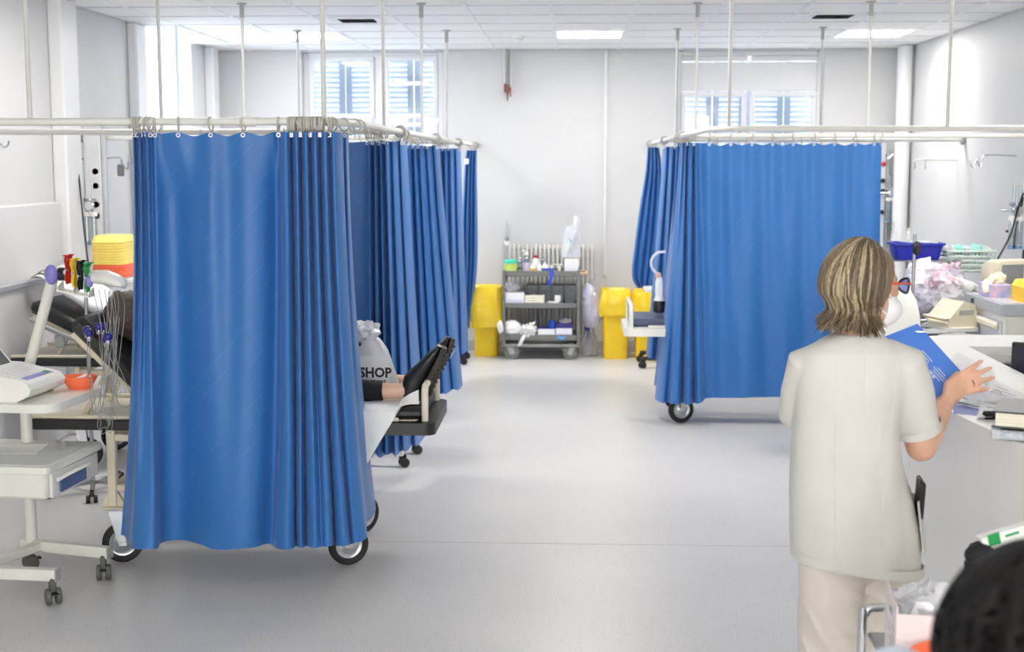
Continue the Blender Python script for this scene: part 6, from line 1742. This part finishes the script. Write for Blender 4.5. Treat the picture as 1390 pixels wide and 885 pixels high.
def lock(a, th0, lift, end_z, wv, which, wd):
    pts = []
    N_ = 15
    for i in range(N_):
        f = i / (N_ - 1)
        th = th0 + (PI * .60 - th0) * min(1, f * 1.55)
        sw = wv * math.sin(f * 5 + a * 3)
        aa = a + sw * .25
        ff = (.112 + lift) * math.sin(th) * math.cos(aa) - .010; rr = (.097 + lift) * math.sin(th) * math.sin(aa); uu = (.121 + lift) * math.cos(th) + .006
        p = hp(ff, rr, uu)
        if f > .645:
            g = (f - .645) / .355
            z1 = end_z; p0 = pts[-1]
            base = hp((.112 + lift) * math.sin(PI * .6) * math.cos(aa) - .010, (.097 + lift) * math.sin(PI * .6) * math.sin(aa), 0)
            out = (base - HC); out.z = 0
            flick = (.016 * math.sin(g * PI) * -1 + .028 * g ** 3) 
            zb = pts_z
            p = Vector((base.x, base.y, 0)) + out.normalized() * flick * 1.0 - out * .22 * g * (1 if rnd_in else .55)
            p.z = zb + (z1 - zb) * g
        else: pts_z = p.z
        pts.append(p)
    rr_ = [wd * (.45 + .55 * math.sin(min(1, (i / (N_ - 1)) * 1.6 + .15) * PI / 2)) * (1 if i < N_ - 4 else (N_ - i) / 4.4) for i in range(N_)]
    locks[which].tube(pts, rr_, 6, ry=.55)
for k in range(1150):
    a = rnd.uniform(math.radians(90), math.radians(288))
    if rnd.random() < .07: a = -rnd.uniform(math.radians(60), math.radians(74)) if rnd.random() < .4 else rnd.uniform(math.radians(78), math.radians(92))
    rnd_in = rnd.random() < .6
    side = abs(math.degrees(a) - 180)
    band = noise.noise(Vector((a * 3.2, 1.7, 0)))
    wch = rnd.choices((0, 1, 2), (.50, max(.05, .20 + .35 * band), max(.05, .28 - .35 * band)))[0]
    wv = .9 * noise.noise(Vector((a * 1.6, 4.0, 0))) + rnd.uniform(-.35, .35)
    lock(a, rnd.uniform(.03, .75), rnd.uniform(-.006, .010), rnd.uniform(1.39, 1.432) + (.006 if side < 60 else 0), wv, wch, rnd.uniform(.0018, .0046))
for k, nm in enumerate(('hair', 'hair_highlights', 'hair_lowlights')): 
    o = wb(locks[k], nm, hm[k], nu)

# ------------------------------------------------------------------ foreground: trolley with cartons, dark haired person
fc = thing('instrument_trolley', 'steel tube trolley below the white carton and orange bowl', 'trolley', (.95, 3.0, 0))
for sy in (-1, 1):
    ht = .70 if sy > 0 else .64
    pts = spline([(-.21, sy * .28, .08), (-.21, sy * .28, ht), (-.20, sy * .28, ht + .045), (-.16, sy * .28, ht + .06), (.16, sy * .28, ht + .06), (.20, sy * .28, ht + .045), (.21, sy * .28, ht), (.21, sy * .28, .08)], 5)
    MB().tube(pts, .011, 10).build('frame_loop', chrome, fc)
    for sx in (-1, 1): small_castor(fc, sx * .21, sy * .28, .08, .5, .033)
for z in (.25, .693): MB().box((0, 0, z), (.40, .54, .014), bev=.004).build('shelf', steel, fc)
bx = thing('carton', 'open white carton stuffed with clear plastic wrapping', 'box', (.855, 3.06, .70), -.12)
cw = mat('carton_pinkish', (232, 222, 222), .6)
for c, d in (((0, -.10, .075), (.19, .004, .15)), ((0, .10, .075), (.19, .004, .15)), ((-.095, 0, .082), (.004, .20, .165)), ((.095, 0, .075), (.004, .20, .15))): MB().box(c, d).build('side', cw, bx, 0)
MB().box((0, 0, .003), (.18, .19, .005)).build('base', cw, bx, 0)
for k in range(5): MB().box((-.098, -.04 + .0 * k, .10 - .02 * k), (.001, .10, .003)).build('print_line', mat('print_grey', (186, 186, 190)), bx, 0)
crumple('plastic_wrapping', 'shiny clear plastic wrapping bulging from the white carton', (.86, 3.06, .715), (.10, .09, .085), milky_film, 41, .32, 'wrapping', n=40, mm=28)
crumple('plastic_wrapping', 'thin clear wrapping spilling beside the white carton', (1.0, 3.06, .70), (.07, .09, .09), clear_film, 43, .35, 'wrapping', n=36, mm=24)
t = thing('orange_bowl', 'orange plastic bowl in front of the white carton', 'bowl', (.86, 2.85, .70))
MB().lathe([(.05, 0), (.07, .01), (.105, .09), (.112, .095), (.112, .088), (.075, .015), (.02, .01)], n=32).build('bowl', orange, t)
t = thing('small_carton', 'small open carton with purple stripe beside the orange bowl', 'box', (.925, 2.745, .70), -.3)
for c, d in (((0, -.03, .045), (.06, .003, .09)), ((0, .03, .055), (.06, .003, .11)), ((-.03, 0, .045), (.003, .06, .09)), ((.03, 0, .045), (.003, .06, .09))): MB().box(c, d).build('side', mat('kraft', (214, 200, 176), .7), t, 0)
MB().box((0, -.032, .05), (.06, .002, .02)).build('purple_stripe', mat('purple', (110, 60, 160), .5), t, 0); MB().box((-.032, 0, .05), (.002, .06, .02)).build('purple_stripe', mat('purple', (110, 60, 160)), t, 0)
MB().slab(lambda u, v: (-.02 + .04 * u, -.01 + .02 * v, .05 + .06 * u + .01 * v), 5, 4, .002).build('packet', paper, t)
pc = PY(1322, 785, 3.1)
t = thing('black_pouch', 'black zip pouch standing behind the dark haired head', 'pouch', (pc.x + .05, 3.12, .70))
MB().box((0, 0, .13), (.12, .10, .26), bev=.03).noise(.012, 14, 3).build('pouch', black_cloth, t)
MB().ell((-.04, -.02, .255), (.035, .03, .028), 14, 10).noise(.008, 30, 2).build('flap', black_cloth, t)
t = thing('medicine_box', 'white medicine carton with green print leaning in the pouch', 'box', (pc.x + .095, 3.13, .955), .2)
MB().box((0, 0, .02), (.16, .03, .075), bev=.001, M=Matrix.Rotation(-.25, 3, 'Y')).build('carton', paper, t, 0)
MB().box((-.055, -.0155, .035), (.03, .002, .028), M=Matrix.Rotation(-.25, 3, 'Y')).build('green_print', green_p, t, 0); MB().box((-.01, -.0155, .045), (.035, .002, .006), M=Matrix.Rotation(-.25, 3, 'Y')).build('green_print', green_p, t, 0)
# person seen from behind, seated
FX, FYY = PY(1425, 905, 1.5).x, 1.5
FZ = PY(1425, 905, 1.5).z
fp = thing('person', 'seated person with short black hair and pale blue sleeve', 'person', (FX, FYY, 0))
q = MB()
q.ell((FX, FYY, FZ), (.085, .10, .115)); q.ell((FX, FYY + .05, FZ - .05), (.06, .06, .07)); q.ell((FX, FYY + .105, FZ - .02), (.014, .018, .02))
for s in (-1, 1): q.ell((FX + s * .088, FYY + .01, FZ - .02), (.01, .018, .03))
q.capsule((FX, FYY - .01, FZ - .08), (FX, FYY - .03, FZ - .2), .055, .06)
q.ell((FX, FYY - .03, FZ - .33), (.18, .11, .16)); q.ell((FX, FYY - .02, FZ - .58), (.16, .12, .2)); q.ell((FX, FYY, FZ - .74), (.18, .15, .11))
LE = PY(1212, 946, 1.62)
q.capsule((FX - .16, FYY - .02, FZ - .24), LE, .05, .042); q.capsule(LE, (FX - .02, FYY + .26, FZ - .12), .04, .03)
hnd = Vector((FX - .02, FYY + .26, FZ - .12))
for k in range(4): q.capsule(hnd, hnd + Vector((.06 + .004 * k, .03 - .018 * k, .03)), .017, .009, 10)
q.capsule((FX + .17, FYY - .02, FZ - .25), (FX + .22, FYY + .05, FZ - .5), .05, .042); q.capsule((FX + .22, FYY + .05, FZ - .5), (FX + .12, FYY + .26, FZ - .5), .042, .03)
for s in (-1, 1):
    q.capsule((FX + s * .09, FYY + .02, FZ - .76), (FX + s * .11, FYY + .42, FZ - .75), .085, .065); q.capsule((FX + s * .11, FYY + .42, FZ - .75), (FX + s * .11, FYY + .42, .08), .06, .042); q.capsule((FX + s * .11, FYY + .40, .04), (FX + s * .11, FYY + .55, .035), .038, .032)
wb(remesh(q, .009, 5), 'body', skin_n, fp)
sv_m = mat('pale_blue_cotton', (214, 222, 238), .8, bump=.1, bscale=20)
q = MB(); q.ell((FX, FYY - .03, FZ - .33), (.20, .13, .17)); q.ell((FX, FYY - .02, FZ - .58), (.18, .14, .22)); q.ell((FX, FYY, FZ - .74), (.2, .17, .12))
q.capsule((FX - .15, FYY - .02, FZ - .25), LE + Vector((0, 0, 0)), .065, .062); q.capsule(LE, LE.lerp(hnd, .3), .06, .05); q.capsule((FX + .16, FYY - .02, FZ - .25), (FX + .22, FYY + .05, FZ - .45), .065, .06)
wb(remesh(q, .012, 4).noise(.005, 10, 2), 'shirt', sv_m, fp)
q = MB()
for s in (-1, 1): q.capsule((FX + s * .09, FYY + .02, FZ - .76), (FX + s * .11, FYY + .42, FZ - .75), .10, .08); q.capsule((FX + s * .11, FYY + .42, FZ - .75), (FX + s * .11, FYY + .42, .14), .078, .06)
wb(remesh(q, .014, 4), 'trousers', trous_m, fp)
bh = mat('black_hair', (10, 8, 8), .6, spec=.25, var=.4, scale=50, bump=.3, bscale=100)
q = MB().ell((FX, FYY - .015, FZ + .012), (.128, .135, .132), 32, 22)
wb(q.noise(.008, 16, 4), 'hair', bh, fp)
lk = MB(); rnd = random.Random(4)
for k in range(160):
    a = rnd.uniform(0, 2 * PI); th0 = rnd.uniform(.02, .8); pts = []
    for i in range(8):
        th = th0 + i * .16; aa = a + .1 * i * rnd.choice((1, 1, -1)) * .5
        if th > 2.1: break
        pts.append(Vector((FX + .134 * math.sin(th) * math.cos(aa), FYY - .015 + .141 * math.sin(th) * math.sin(aa), FZ + .012 + .138 * math.cos(th))))
    lk.tube(pts, [.009 * (1 - .1 * i) for i in range(len(pts))], 5, ry=.5)
wb(lk, 'hair_strands', bh, fp)
t = thing('stool', 'round swivel stool under the seated person', 'stool', (FX, FYY + .02, 0))
zs_ = FZ - .87
MB().lathe([(.02, zs_ - .06), (.18, zs_ - .055), (.2, zs_ - .02), (.18, zs_ + .0)], n=28).build('seat', black_vinyl, t); MB().tube([(0, 0, .08), (0, 0, zs_ - .05)], .024, 12).build('column', chrome, t)
for k in range(5):
    a = 2 * PI * k / 5
    MB().bar((0, 0, .085), (.26 * math.cos(a), .26 * math.sin(a), .075), .04, .025, .006).build('foot', black_plastic, t); small_castor(t, .26 * math.cos(a), .26 * math.sin(a), .07, a, .027, black_plastic)
